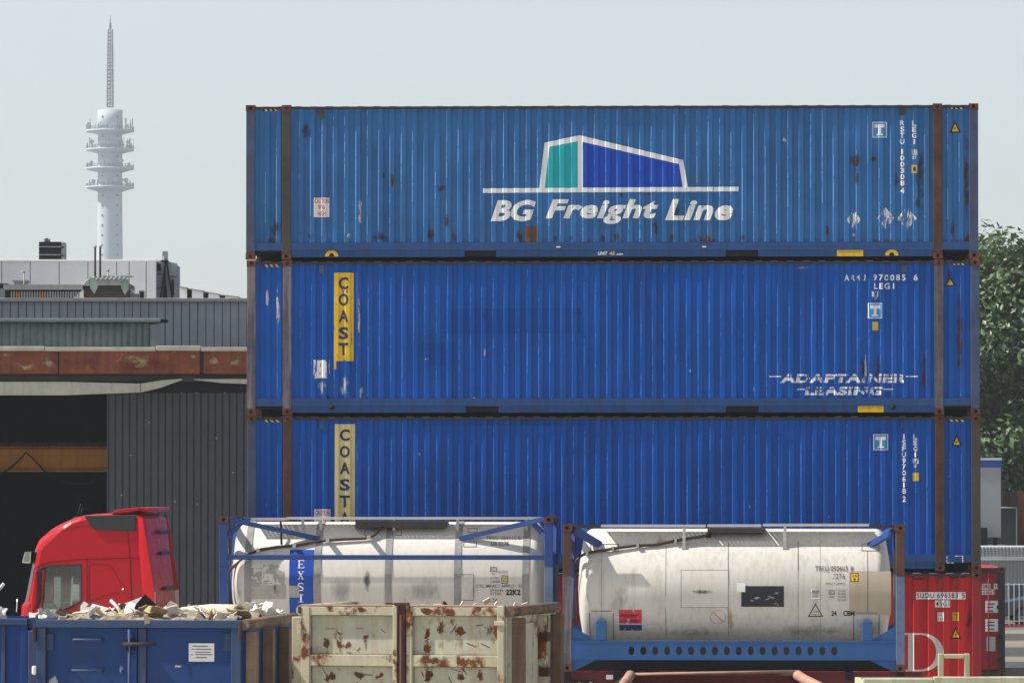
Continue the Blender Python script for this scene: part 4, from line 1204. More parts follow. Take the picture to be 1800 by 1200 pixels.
SER = {
 'E': [[(.12, .02), (.30, .02), (.30, .98), (.12, .98)], [(0, 0), (.95, 0), (.95, .07), (0, .07)], [(0, .93), (1, .93), (1, 1), (0, 1)], [(.3, .46), (.72, .46), (.72, .53), (.3, .53)], [(.88, .07), (.95, .07), (.95, .25), (.92, .25)], [(.93, .75), (1, .72), (1, .93), (.9, .93)], [(.66, .38), (.72, .38), (.72, .62), (.66, .62)]],
 'X': [[(.1, .03), (.32, .03), (.9, .97), (.68, .97)], [(.8, .03), (.88, .03), (.2, .97), (.11, .97)], [(0, 0), (.42, 0), (.42, .06), (0, .06)], [(.62, 0), (1, 0), (1, .06), (.62, .06)], [(0, .94), (.38, .94), (.38, 1), (0, 1)], [(.56, .94), (1, .94), (1, 1), (.56, 1)]],
 'I': [[(.36, .02), (.64, .02), (.64, .98), (.36, .98)], [(.1, 0), (.9, 0), (.9, .07), (.1, .07)], [(.1, .93), (.9, .93), (.9, 1), (.1, 1)]],
 'F': [[(.12, .02), (.30, .02), (.30, .98), (.12, .98)], [(0, 0), (.95, 0), (.95, .07), (0, .07)], [(0, .93), (.5, .93), (.5, 1), (0, 1)], [(.3, .46), (.72, .46), (.72, .53), (.3, .53)], [(.88, .07), (.95, .07), (.95, .25), (.92, .25)]],
}
def letter(chh, x0, x1, y0, y1):
    if chh == 'S':
        pts = [(.88, .22), (.78, .1), (.5, .04), (.22, .1), (.14, .25), (.25, .4), (.5, .5), (.76, .6), (.86, .76), (.74, .91), (.48, .96), (.2, .9), (.1, .76)]
        wd = [.05, .06, .05, .08, .10, .10, .10, .10, .10, .08, .05, .06, .05]
        o = []; i = []
        for k, (a, c) in enumerate(pts):
            p, q = pts[max(0, k - 1)], pts[min(len(pts) - 1, k + 1)]
            d = Vector((q[0] - p[0], q[1] - p[1])).normalized()
            o.append((a - d.y * wd[k], c + d.x * wd[k])); i.append((a + d.y * wd[k], c - d.x * wd[k]))
        n = len(pts)
        A = [m1(x0 + a * (x1 - x0), y0 + c * (y1 - y0)) for a, c in o + i]
        sh = [(A, [(k, k + 1, n + k + 1, n + k) for k in range(n - 1)])]
    else: sh = strokes(SER[chh], x0, x1, y0, y1)
    for q, s_ in enumerate(sh): sk1.put('lettering', [s_], M['white_plate'], t1, eps=.0065 + .0003 * q)
for chh, y0, y1 in (('E', 984.5, 998.5), ('X', 1004, 1018), ('S', 1024, 1038.5), ('I', 1044.5, 1058.5), ('F', 1065, 1079)):
    letter(chh, 523, 534.5, y0, y1)
r1('torn_sticker', 508, 526, 1029.5, 1050, M['tank_patch'], eps=.009)
r1('residue', 437, 503, 1028, 1053, M['tank_patch'])
r1('residue', 437, 460, 998, 1030, M['tank_patch2']); r1('residue', 462, 500, 992, 1028, M['tank_patch2'])
r1('soot_stain', 476, 490, 1018, 1050, M['soot'], edge=True, eps=.009); r1('soot_stain', 636, 656, 992, 1046, M['soot'], edge=True, eps=.009)
for r in ((560, 640, 1000, 1075), (690, 800, 1000, 1080), (400, 436, 1010, 1080), (810, 850, 1005, 1080)):
    r1('grime', *r, M['grime'], edge=True)
tx1('TRLU 024110 8', 854, 915.5, 942, 948.5, M['grey_print']); tx1('US 2276', 863.5, 895.5, 951.5, 959, M['grey_print'], .02)
def frame_mark(fn, x0, x1, y0, y1, w=1.0):
    for r in ((x0, x1, y0, y0 + w), (x0, x1, y1 - w, y1), (x0, x0 + w, y0 + w, y1 - w), (x1 - w, x1, y0 + w, y1 - w)): fn('marking', *r, M['black_print'], eps=.007)
frame_mark(r1, 863.5, 875.5, 996, 1004.5); tx1('IC', 865.5, 873.5, 998, 1002.5, M['black_print'])
tx1('MAX GROSS', 877, 895, 1002.5, 1007, M['grey_print']); tx1('70', 867, 872, 1007, 1011, M['grey_print']); tx1('UN 101', 864, 878, 1013.5, 1017, M['grey_print']); tx1('AAB 882', 864, 881, 1020, 1024, M['grey_print'])
r1('sticker', 884, 895, 1011, 1025.5, M['black_print'], eps=.006); r1('sticker', 885.2, 893.8, 1012.2, 1024.3, M['yellow_pale'], eps=.0085); tx1('2.6', 886.5, 892.5, 1013.5, 1017.5, M['black_print'], .02, .0105); tx1('8.6', 886.5, 892.5, 1019, 1023, M['black_print'], .02, .0105)
tx1('CTC IMPACT APPROVED', 839, 919.5, 1027, 1032.5, M['grey_print'], .01); tx1('SP5246', 864, 887, 1035, 1039.5, M['grey_print']); tx1('RTMD', 864, 882.5, 1041, 1045.5, M['grey_print']); tx1('22K2', 891, 917, 1035.5, 1045.5, M['black_print'], .04)
tx1('24', 867.5, 876, 1051.5, 1058, M['black_print'])
for r in ((638, 656, 931.5, 941), (692, 704, 931.5, 941), (821, 838, 928, 936), (815, 838, 952, 961)):
    frame_mark(r1, *r, .8)
frame_mark(r1, 806, 835, 1009, 1055, .8)

# ---- tank on the trailer (rusted posts, perforated blue base rail)
YK2 = 94.5
yw2 = R(-3.0)
pB = W(988, 1000, YK2 + 3.03 * math.sin(-yw2))
zb2 = W(1290, 921.5, YK2).z - TH
t2 = tank_container('grimy white tank in rust-posted blue frame with perforated base rail, on red trailer', (pB.x, pB.y, zb2), yw2,
                    [(M['post_bare'], M['post_rust']), (M['frame_steel'], M['post_rust'])], M['frame_blue'], M['tank_old'], 2)
S2 = 603 / TL
def m2(px, py): return ((px - 988) / S2, TH - (py - 921.5) / S2)
RB, ZB = 1.085, 1.425
sk2 = Skin(tdepth(RB, ZB), [], [ZB - RB + .02 + k * .05 for k in range(44)])
# barrel with a few shallow dents in its cladding
mb = MB(); capsule(mb, .24, 5.83, YCn, ZB, RB, 80)
mb.build('tank_barrel', M['tank_old'], t2)
def P2(px, py, y): return (m2(px, py)[0], y, m2(px, py)[1])
zt_, zb_ = m2(0, 1127.5)[1], m2(0, 1157)[1]
# base rail: web with round holes
for side, y in ((0, .012), (1, TD - .04)):
    mb = MB()
    xs_ = [m2(1110 + k * 20.95, 0)[0] for k in range(18)]
    hw = .105; hr = .055; hh = .078; zc_ = (zt_ + zb_) / 2 - .005
    X0, X1 = CW - .012, TL - CW + .012
    edges = [X0] + [x for c in xs_ for x in (c - hw, c + hw)] + [X1]
    yo, yi = (y, y + .03)
    mb.box(X0, xs_[0] - hw, yo, yi, zb_, zt_); mb.box(xs_[-1] + hw, X1, yo, yi, zb_, zt_)
    for c in xs_:
        n = 16
        circ = [(c + hr * math.cos(2 * math.pi * k / n + math.pi / n), zc_ + hh * math.sin(2 * math.pi * k / n + math.pi / n)) for k in range(n)]
        def outer(k):
            t = 2 * math.pi * k / n + math.pi / n
            dx, dz = math.cos(t), math.sin(t)
            sc = min((hw / abs(dx)) if abs(dx) > 1e-6 else 9, ((zt_ - zc_) if dz > 0 else (zc_ - zb_)) / abs(dz) if abs(dz) > 1e-6 else 9)
            return (c + dx * sc, zc_ + dz * sc)
        out = [outer(k) for k in range(n)]
        # corner fill: replace by clamped square ring
        for k in range(n):
            k2 = (k + 1) % n
            for yy, flip in ((yo, 0), (yi, 1)):
                q = [(circ[k][0], yy, circ[k][1]), (circ[k2][0], yy, circ[k2][1]), (out[k2][0], yy, out[k2][1]), (out[k][0], yy, out[k][1])]
                mb.add(q, [(0, 1, 2, 3) if flip == 0 else (3, 2, 1, 0)])
            mb.add([(circ[k][0], yo, circ[k][1]), (circ[k2][0], yo, circ[k2][1]), (circ[k2][0], yi, circ[k2][1]), (circ[k][0], yi, circ[k][1])], [(0, 1, 2, 3)])
        for k in range(n):
            a, e = out[k], out[(k + 1) % n]
            if abs(a[0] - e[0]) > 1e-5 and abs(a[1] - e[1]) > 1e-5:
                cxn = (a[0] if abs(abs(a[0] - c) - hw) < 1e-5 else e[0]); czn = (a[1] if abs(abs(a[0] - c) - hw) > 1e-5 else e[1])
                for yy, flip in ((yo, 0), (yi, 1)):
                    tri = [(a[0], yy, a[1]), (e[0], yy, e[1]), (cxn, yy, czn)]
                    mb.add(tri, [(0, 1, 2) if flip else (2, 1, 0)])
    mb.build('base_rail', M['frame_sky'], t2)
    for zz in (zt_ + .002, zb_ - .022):
        MB().box(CW - .01, TL - CW + .01, y - .006 if side == 0 else y - .08, y + .10 if side == 0 else y + .034, zz, zz + .02).build('rail_flange', M['frame_sky'], t2)
    MB().box(CW, TL - CW, y + .14 if side == 0 else y - .14, y + .15 if side == 0 else y - .13, zb_ + .02, zt_ - .02).build('back_web', M['post_olive'], t2)
    y0, y1 = (.02, .34) if side == 0 else (TD - .34, TD - .02)
    for px in (1056, 1524):
        x = m2(px, 0)[0]
        MB().prism([(x - .095, zt_ + .024), (x + .095, zt_ + .024), (x + .088, m2(0, 1093)[1]), (x + .07, m2(0, 1090)[1]), (x - .07, m2(0, 1090)[1]), (x - .088, m2(0, 1093)[1])], y0, y1).build('saddle', M['frame_sky'], t2, .01)
    for (xa_, xb_, s_) in ((CW - .005, CW + .42, 1), (TL - CW + .005, TL - CW - .46, -1)):
        MB().prism([(xa_, zt_ + .024), (xb_, zt_ + .024), (xa_, zt_ + .28)], y0 + .02, y0 + .05).build('gusset', M['frame_sky'], t2)
        MB().prism([(xa_, zb_ - .024), (xb_, zb_ - .024), (xa_, zb_ - .24)], y0 + .02, y0 + .05).build('gusset', M['frame_sky'], t2)
    yo, yi = (.1, .52) if side == 0 else (TD - .1, TD - .52)
    MB().bar(P2(1008, 930, yo), P2(1052, 958, yi), .10, .12).build('top_brace', M['frame_blue'], t2)
    MB().bar(P2(1570, 934, yo), P2(1529, 959, yi), .10, .10).build('top_brace', M['frame_blue'], t2)
    for xa_, xb_ in ((CW, .68), (TL - .6, TL - CW)):
        MB().box(xa_, xb_, yo - .06 if side == 0 else yo, yo if side == 0 else yo + .06, TH - .06, TH - .02).build('top_rail', M['rail_rust'], t2)
MB().box(CW, TL - CW, .45, TD - .45, -.002, .27).build('under_tray', M['rail_dark'], t2)  # added dark box that stands in for the shade under the tank
grating(t2, m2(1055, 0)[0], m2(1240, 0)[0], .42, .88, m2(0, 922)[1])
grating(t2, m2(1243, 0)[0], m2(1338, 0)[0], .42, .95, m2(0, 921.5)[1])
grating(t2, m2(1341, 0)[0], m2(1528, 0)[0], .42, .88, m2(0, 920.5)[1])
MB().box(m2(1243, 0)[0], m2(1345, 0)[0], .56, 1.9, 2.44, 2.515).build('manlid_box', M['post_olive'], t2, .015)
for px in (1202, 1380):
    x = m2(px, 0)[0]
    MB().box(x - .025, x + .025, .42, .50, m2(0, 963)[1], m2(0, 924)[1]).build('walkway_stay', M['galv'], t2, .006)
    MB().box(x - .04, x + .04, .40, .47, m2(0, 965)[1], m2(0, 960)[1]).build('walkway_stay', M['galv'], t2)
hp = [(1012, 992, .2), (1013, 985, .22), (1020, 977, .26), (1031, 972, .32), (1060, 967, .36), (1085, 963, .40), (1118, 959, .44), (1150, 957.5, .46), (1185, 951, .50), (1210, 946.5, .53), (1230, 943.5, .55), (1246, 941, .56)]
MB().tube([P2(a, c, y - .03) for a, c, y in hp], .027, 8).build('pipe', M['hose'], t2)
MB().lathe([(0, 0), (.05, 0), (.05, .05), (0, .05)], 'y', P2(1246, 941, .50), 14).build('pipe_cap', M['black'], t2)
for a, c, y in ((1031, 972, .26), (1076, 963.5, .36), (1120, 958.5, .38), (1187, 950, .45)):
    MB().box(m2(a, c)[0] - .02, m2(a, c)[0] + .02, y - .03, y + .1, m2(a, c)[1] - .04, m2(a, c)[1] + .035).build('pipe_clip', M['galv'], t2)
def r2(nm, x0, x1, y0, y1, m, **k):
    a, zt = m2(x0, y0); c, zb = m2(x1, y1)
    return sk2.put(nm, [rect(a, c, zb, zt)], m, t2, **k)
def tx2(t, x0, x1, y0, y1, m, bold=.0, eps=.009):
    a, zt = m2(x0, y0); c, zb = m2(x1, y1)
    return sk2.put('lettering', [fit(glyphs(t, bold), a, c, zb, zt)], m, t2, eps=eps)
for px, y0, y1, w in ((1057, 965, 1090, .5), (1170, 960, 1050, .6), (1170, 1070, 1118, 1.0), (1280, 952, 1120, .9), (1403, 950, 1002, 1.4), (1403, 1003, 1125, .6), (1525, 968, 1075, 1.0), (1442, 930, 1125, .4)):
    r2('panel_seam', px - w / 2, px + w / 2, y0, y1, M['seam'], eps=.005)
for r in ((1040, 1062, 1085, 1120), (1150, 1290, 1098, 1128), (1290, 1560, 1090, 1128), (1015, 1045, 1000, 1125), (1060, 1120, 1010, 1100), (1138, 1184, 937, 962), (1200, 1280, 990, 1030), (1420, 1450, 1010, 1080)):
    r2('grime', *r, M['grime'], edge=True)
r2('patch_panel', 1197.5, 1280, 1002, 1067, M['tank_white'], eps=.006)
frame_mark(r2, 1197, 1280.5, 1001.5, 1067.5, .6)
r2('soot_stain', 1202, 1270, 1034, 1046, M['soot'], edge=True, eps=.009)
r2('label', 1303, 1378, 1029.5, 1066, M['black_sign']); r2('sticker', 1295, 1310, 1024, 1040, M['white_plate'], eps=.007)
r2('label', 1087.5, 1127.5, 1071.5, 1096, M['red_sign']); r2('label', 1087.5, 1127.5, 1098, 1108.5, M['navy_sign'])
r2('ochre_stain', 1278, 1290, 1062, 1120, M['ochre'], edge=True)
r2('sheet_patch', 1493, 1566, 1003.5, 1080, M['tan_sheet'], eps=.006)
r2('panel_seam', 1524.4, 1525.6, 1003, 1075, M['seam'], eps=.008)
r2('sticker', 1495, 1509, 1006, 1022, M['black_print'], eps=.007); r2('sticker', 1496.5, 1507.5, 1007.5, 1020.5, M['yellow'], eps=.0095); tx2('2.6', 1498, 1506, 1008.5, 1013, M['black_print'], .02, .0115); tx2('8', 1500, 1504, 1015, 1019.5, M['black_print'], .02, .0115)
tx2('TRLU 050603', 1433, 1490, 994, 1003.5, M['grey_print'], .01); tx2('8', 1495, 1500.5, 994, 1003.5, M['grey_print'], .01); tx2('22T6', 1464, 1485.5, 1007.5, 1017, M['grey_print'], .01)
tx2('IMPACT APPROV', 1452, 1487, 1023.5, 1028, M['grey_print'])
r2('sticker', 1425.5, 1441, 1034, 1052, M['white_plate']); tx2('4BAR', 1427, 1441, 1035.5, 1042, M['grey_print'], .01); tx2('BARG', 1428, 1439, 1045.5, 1049.5, M['grey_print'])
frame_mark(r2, 1457, 1467, 1036.5, 1044.5, .8); tx2('IC', 1459, 1465, 1038.5, 1042.5, M['grey_print']); tx2('070', 1458, 1466.5, 1047, 1051, M['grey_print'])
for k in range(4): tx2('KG 4 %d' % (30500 - 400 * k), 1473, 1487, 1036 + k * 5.4, 1039.5 + k * 5.4, M['grey_print'])
def tri_ring(x0, x1, y0, y1, d, m, eps):
    xm = (x0 + x1) / 2
    o = [m2(x0, y1), m2(x1, y1), m2(xm, y0)]; i = [m2(x0 + d * 1.7, y1 - d), m2(x1 - d * 1.7, y1 - d), m2(xm, y0 + d * 2)]
    sk2.put('warning_sign', [ring(o, i)], m, t2, eps=eps)
tri_ring(1420, 1447, 1060, 1083.5, 1.5, M['black_print'], .007)
tx2('SUPER', 1428.5, 1439.5, 1073, 1076, M['grey_print']); tx2('HEAVY', 1427.5, 1440, 1078, 1081, M['grey_print'])
tx2('24', 1461.5, 1470.5, 1073, 1082, M['black_print'], .03); tx2('CBM', 1482, 1502, 1073, 1082, M['black_print'], .03)
tx2('SERVICE 02 19', 1457, 1474, 1109.3, 1110.8, M['grey_print'])
# faded round no-smoking mark
n = 28; cx, cy = 1262, 1084.5
o = [m2(cx + 14 * math.cos(2 * math.pi * k / n), cy + 12.5 * math.sin(2 * math.pi * k / n)) for k in range(n)]
i = [m2(cx + 12.8 * math.cos(2 * math.pi * k / n), cy + 11.3 * math.sin(2 * math.pi * k / n)) for k in range(n)]
M['faded_red'] = mat('faded red print', (.42, .20, .17), .6, flake=.42)
sk2.put('warning_sign', [ring(o, i)], M['faded_red'], t2); sk2.put('warning_sign', [poly([m2(1253, 1076), m2(1254.5, 1075.5), m2(1272, 1093), m2(1270.5, 1094)])], M['faded_red'], t2)
# cut-outs in the cladding round the saddles and braces
for r in ((1035, 1078, 1073, 1128), (1500, 1546, 1076, 1128)):
    for a, bq in (((r[0], r[0] + 1.4, r[2] + 4, r[3])), ((r[1] - 1.4, r[1], r[2] + 4, r[3]))), (None, None):
        if a: r2('cutout_edge', *a, M['seam'], eps=.006); r2('cutout_edge', *bq, M['seam'], eps=.006)
    r2('cutout_edge', r[0] + 3, r[1] - 3, r[2], r[2] + 1.4, M['seam'], eps=.006)
for r in ((1036, 1086, 956, 970), (1515, 1546, 955, 968)):
    frame_mark(r2, *r, .9)

# ---------------------------------------------------------------- red trailer under the second tank
M['chassis'] = mat('dark red chassis paint', (.10, .014, .018), .6, var=.2, streak=.4, streak_col=(.05, .015, .015), rust=.1)
M['tyre'] = mat('tyre rubber', (.018, .018, .019), .85)
M['mudguard'] = mat('grey plastic mudguard', (.09, .09, .095), .6)
tr = empty('container_trailer', (pB.x, pB.y, 0), yw2, 'dark red three-axle container trailer under the rust-posted tank', 'trailer')
zd = zb2 - .004
for y in (.55, TD - .65):
    MB().box(-.3, TL + .3, y, y + .1, zd - .36, zd - .10).build('chassis_beam', M['chassis'], tr)
for x in (.0, .9, 2.2, 3.6, 5.0, TL - .16):
    MB().box(x, x + .14, .1, TD - .1, zd - .15, zd - .002).build('cross_member', M['rail_dark'], tr)
MB().box(.1, TL + .3, .16, .20, zd - .36, zd - .004).build('side_skirt', M['chassis'], tr)
def wheel(root, x, y, r=.5, w=.32, rim=M['galv'], out=-1):
    t = MB().lathe([(r * .58, -w / 2), (r * .93, -w / 2), (r, -w * .36), (r, w * .36), (r * .93, w / 2), (r * .58, w / 2), (r * .58, -w / 2)], 'y', (x, y, r), 32).build('tyre', M['tyre'], root)
    MB().lathe([(0, -w * .2), (r * .2, -w * .32), (r * .26, -w * .1), (r * .5, -w * .05), (r * .585, -w * .49), (r * .585, w * .49)], 'y', (x, y, r), 24).build('rim', rim, t)
for px in (1123.5, 1253.5, 1387):
    x = m2(px, 0)[0]
    wheel(tr, x, .22); wheel(tr, x, TD - .22)
    MB().bar((x, .3, .5), (x, TD - .3, .5), .12, .12).build('axle', M['rail_dark'], tr)
    o = [(x + .66 * math.cos(R(a)), .53 + .66 * math.sin(R(a))) for a in range(20, 161, 10)]
    for y0 in (.03, TD - .47):
        g_ = MB()
        for (xa_, za_), (xb_, zb__) in zip(o[:-1], o[1:]):
            g_.add([(xa_, y0, za_), (xb_, y0, zb__), (xb_, y0 + .44, zb__), (xa_, y0 + .44, za_), (xa_, y0, za_ - .03), (xb_, y0, zb__ - .03)], [(0, 1, 2, 3), (4, 5, 1, 0)], 0, False)
        g_.build('mudguard', M['mudguard'], tr)
for px in (1075, 1196):
    x = m2(px, 0)[0]
    MB().box(x - .1, x + .1, .14, .155, zd - .14, zd - .06).build('marker_plate', M['white_plate'], tr)
for k in range(2):
    MB().lathe([(0, 0), (.035, 0), (.035, .05), (0, .05)], 'y', (m2(1018 + k * 20, 0)[0], .08, zd - .22), 14).build('lamp', M['white_plate'] if k else M['yellow'], tr)
MB().box(.02, .5, .1, .14, zd - .40, zd - .16).build('lamp_board', M['black'], tr)
MB().bar((-.3, TD / 2, zd - .25), (-1.9, TD / 2, .75), .12, .12).build('drawbar', M['chassis'], tr)

# ---------------------------------------------------------------- red truck
M['truck_red'] = mat('truck red', (.37, .005, .013), .4, var=.05, spec=.18)
M['truck_dark'] = mat('dark seam red', (.10, .004, .01), .6)
M['truck_black'] = mat('black truck plastic', (.028, .03, .033), .55, var=.1)
M['truck_white'] = mat('truck white stripe', (.72, .72, .72), .4)
M['road_dust'] = stain('road dust', ((.22, .12, .10), (.26, .17, .14)), .62, scale=6, stretch=(1, 1, .6), soft=.4, opac=.35)
M['cab_glass'] = glass('cab glass', (.62, .70, .66), .14)
M['screen_glass'] = glass('windscreen glass', (.35, .42, .40), .3)
M['seat'] = mat('cab interior grey', (.11, .12, .12), .8, var=.2)
M['visor'] = glass('smoked visor', (.25, .26, .27), .55)
M['chrome'] = mat('chrome', (.6, .61, .62), .2, metal=.9)
YT1 = 96.5
ytr = R(-6.0)
SX = F / YT1
tk = empty('truck', (W(28, 1000, YT1).x, YT1 + .25, 0), ytr, 'red sleeper-cab truck with black roof insert, facing the dark doorway', 'truck')
def mt(px, py): return ((px - 36) / SX / math.cos(ytr), CAMZ - (py - 858.5) / SX)
prof_px = [(36, 1100), (35, 1085), (36.5, 1065), (42, 1058), (52, 1008), (60, 966), (66, 950), (73, 943), (90, 929), (108, 919.5), (128, 911), (148, 905.5), (170, 903), (205, 902), (246, 903), (256, 907), (262, 914), (270, 985), (279, 1060), (279, 1100)]
prof = [mt(*p) for p in prof_px] 
prof = [(prof[0][0] + .02, .75)] + prof + [(prof[-1][0], .75)]
WT = 2.5
stations = [(0, .20, .10), (.04, .12, .06), (.14, .055, .025), (.4, .015, .005), (1.25, 0, 0), (2.1, .015, .005), (2.36, .055, .025), (2.46, .12, .06), (2.5, .20, .10)]
np_ = len(prof)
def cabpt(i, st):
    x, z = prof[i]; y, ox, oz = st
    # front part moves back near the sides, roof drops near the sides
    fr = 1.0 if x < .55 and z < 4.0 else max(0., 1 - (x - .55) / .5) if z < 4.0 else 0
    if i <= 6: fr = 1.0
    top = 1.0 if 7 <= i <= 16 else 0.0
    return (x + ox * (fr if i <= 12 else 0) - (ox * .25 if i >= 17 else 0), y, z - oz * top)
shell = MB(); scr = MB()
for i in range(np_ - 1):
    for j in range(len(stations) - 1):
        q = [cabpt(i, stations[j]), cabpt(i + 1, stations[j]), cabpt(i + 1, stations[j + 1]), cabpt(i, stations[j + 1])]
        if i in (4, 5) and 1 <= j <= len(stations) - 3: scr.add(q, [(3, 2, 1, 0)], 0, True)
        else: shell.add(q, [(3, 2, 1, 0)], 0, True)
# near and far side faces with the window opening
win_px = [(82, 1066), (87, 999), (92, 996), (147, 993.5), (149, 997), (149, 1056), (120, 1070), (82, 1074)]
win = [mt(*p) for p in win_px]
def side_face(y, flip, hole):
    bm = bmesh.new()
    st = stations[0] if not flip else stations[-1]
    out = [bm.verts.new((cabpt(i, st)[0], y, cabpt(i, st)[2])) for i in range(np_)]
    ed = [bm.edges.new((out[i], out[(i + 1) % np_])) for i in range(np_)]
    if hole:
        wv = [bm.verts.new((x, y, z)) for x, z in win]
        ed += [bm.edges.new((wv[i], wv[(i + 1) % len(wv)])) for i in range(len(wv))]
    bmesh.ops.triangle_fill(bm, use_beauty=True, use_dissolve=False, edges=ed, normal=(0, 1, 0))
    for f in bm.faces:
        f.normal_update()
        if (f.normal.y > 0) != flip: f.normal_flip()
    bm.verts.index_update()
    shell.add([v.co[:] for v in bm.verts], [tuple(v.index for v in f.verts) for f in bm.faces])
    bm.free()
side_face(0.0, False, True); side_face(WT, True, True)
body = shell.build('cab_body', M['truck_red'], tk)
scr.build('windscreen', M['screen_glass'], tk)
for y in (.012, WT - .012):
    MB().add([(x, y, z) for x, z in win], [tuple(range(len(win)))]).build('side_window', M['cab_glass'], tk)
# window rubber
for y, s_ in ((-.004, -1), (WT + .004, 1)):
    cx_ = sum(p[0] for p in win) / len(win); cz_ = sum(p[1] for p in win) / len(win)
    outw = [(cx_ + (x - cx_) * 1.06, cz_ + (z - cz_) * 1.07) for x, z in win]
    n = len(win)
    MB().add([(x, y, z) for x, z in outw] + [(x, y, z) for x, z in win], [(k, (k + 1) % n, n + (k + 1) % n, n + k) for k in range(n)]).build('window_rubber', M['truck_black'], tk)
sks = Skin(lambda x, z: 0.0)
def seam(pts, w=.014, m='truck_dark'):
    P = [mt(*p) for p in pts]
    mb = MB()
    for a, c in zip(P[:-1], P[1:]):
        mb.bar((a[0], -.002, a[1]), (c[0], -.002, c[1]), .006, w, up=(0, 1, 0)) if False else mb.bar((a[0], -.001, a[1]), (c[0], -.001, c[1]), w, .006, up=(0, 1, 0))
    return mb.build('panel_seam', M[m], tk)
seam([(68, 1000), (74, 995), (85, 990), (105, 986.5), (140, 983.5), (236, 980), (272, 981.5)])
seam([(160, 983), (160, 1060)]); seam([(232, 934), (236, 980), (239, 1050)]); seam([(66, 1000), (64, 1060)])
seam([(164, 1055), (164, 994), (172, 991.5), (196, 992), (204, 997), (226, 1034)], .008)
seam([(160, 1058), (222, 1037)], .02, 'truck_red')
def side_poly(nm, pts, m, y0=-.012, y1=.01, bevel=0.0):
    P = [mt(*p) for p in pts]
    MB().prism(P, y0, y1).build(nm, M[m], tk, bevel)
    MB().prism(P, WT - y1, WT - y0).build(nm, M[m], tk, bevel)
side_poly('side_insert', [(155, 906.5), (247, 904.5), (246, 933.5), (176, 931.5), (166, 924)], 'truck_black', -.035, .03, .012)
side_poly('stripe', [(168, 1082), (281, 1040), (283, 1100), (160, 1100)], 'truck_white', -.006, -.001)
# air deflectors behind the cab
for y, s_ in ((0, 1), (WT, -1)):
    a = [mt(247, 912), mt(260, 911), mt(272, 985), mt(281, 1045), mt(282, 1085), mt(262, 1085), mt(254, 985)]
    yo = [.0, .10, .10, .10, .10, -.02, -.01]
    vs = [(x, y - s_ * (.004 if k in (0, 5, 6) else .11), z) for k, (x, z) in enumerate(a)]
    vs2 = [(v[0], v[1] + s_ * .03, v[2]) for v in vs]
    n = 7
    MB().add(vs + vs2, [tuple(range(n)), tuple(reversed(range(n, 2 * n)))] + [(k, (k + 1) % n, n + (k + 1) % n, n + k) for k in range(n)]).build('side_deflector', M['truck_red'], tk)
# the far deflector reaches further back and shows its inner face
fa = [(0, 0), (.34, -.02), (.62, -1.55), (.20, -1.55)]
x0_, z0_ = mt(262, 919)
for dz in (-.18, -.56, -1.2):
    MB().box(x0_ + .03 - dz * .11, x0_ + .09 - dz * .11, 1.0, WT - .3, z0_ + dz - .03, z0_ + dz + .03).build('bracket', M['truck_black'], tk)
# roof spoiler
sp = MB()
A = [mt(200, 903.5), mt(207, 897), mt(225, 894), mt(250, 891.5), mt(252, 896), mt(230, 902)]
sp.prism(A, .12, WT - .12)
sp.build('roof_spoiler', M['truck_red'], tk, .015)
q0 = mt(248, 892); q1 = mt(266, 900)
MB().box(q0[0], q1[0], .3, WT - .05, q1[1], q0[1]).build('roof_spoiler', M['truck_red'], tk, .02)
# visor, mirrors, wiper arm, antennas
vz = [mt(72, 945), mt(66, 952), mt(58, 972), mt(41, 988), mt(44, 978), mt(53, 970), mt(62, 951)]
MB().prism([mt(48, 970), mt(60, 969), mt(59, 990), mt(43, 989.5)], .04, WT - .04).build('sun_visor', M['visor'], tk, .02)
for y, s_ in ((0, -1), (WT, 1)):
    P = [mt(71, 1003), mt(76.5, 1001), mt(76, 1056), mt(65, 1084), mt(65, 1060)]
    MB().prism(P, y + s_ * .26, y + s_ * .08).build('mirror', M['truck_red'], tk, .03, 3)
    MB().prism([mt(77, 1001), mt(82, 1006), mt(80, 1056), mt(74, 1070)], y + s_ * .22, y + s_ * .06).build('mirror_glass', M['truck_black'], tk, .01)
    MB().bar((mt(78, 1000)[0], y + s_ * .15, mt(0, 1001)[1]), (mt(84, 997)[0], y, mt(0, 997)[1]), .04, .04).build('mirror_arm', M['truck_black'], tk)
MB().tube([(mt(33, 1075)[0], .1, mt(0, 1076)[1]), (mt(35, 1050)[0], .08, mt(0, 1053)[1])], .014, 6).build('mirror_stalk', M['chrome'], tk)
for a, c in (((131, 911), (140, 886)), ((136, 910), (143, 892))):
    MB().tube([(mt(*a)[0], .5, mt(*a)[1] - .02), (mt(*c)[0], .5, mt(*c)[1])], .007, 5).build('antenna', M['truck_black'], tk)
MB().box(mt(127, 0)[0], mt(137, 0)[0], .45, .55, mt(0, 911)[1] - .03, mt(0, 908)[1]).build('antenna_base', M['truck_black'], tk, .02)
MB().tube([(mt(222, 1037)[0], -.02, mt(0, 1037)[1]), (mt(226, 1034)[0], -.03, mt(0, 1034)[1])], .018, 8).build('door_handle', M['chrome'], tk)
for r in ((100, 235, 1040, 1085), (40, 70, 1040, 1090), (236, 262, 1000, 1070)):
    sks.put('road_dirt', [rect(mt(r[0], 0)[0], mt(r[1], 0)[0], mt(0, r[3])[1], mt(0, r[2])[1])], M['road_dust'], tk, edge=True, eps=.004)
seam([(84, 1082), (120, 1072), (160, 1058)], .01)
seam([(75, 946), (100, 934), (150, 925), (165, 923)], .006)
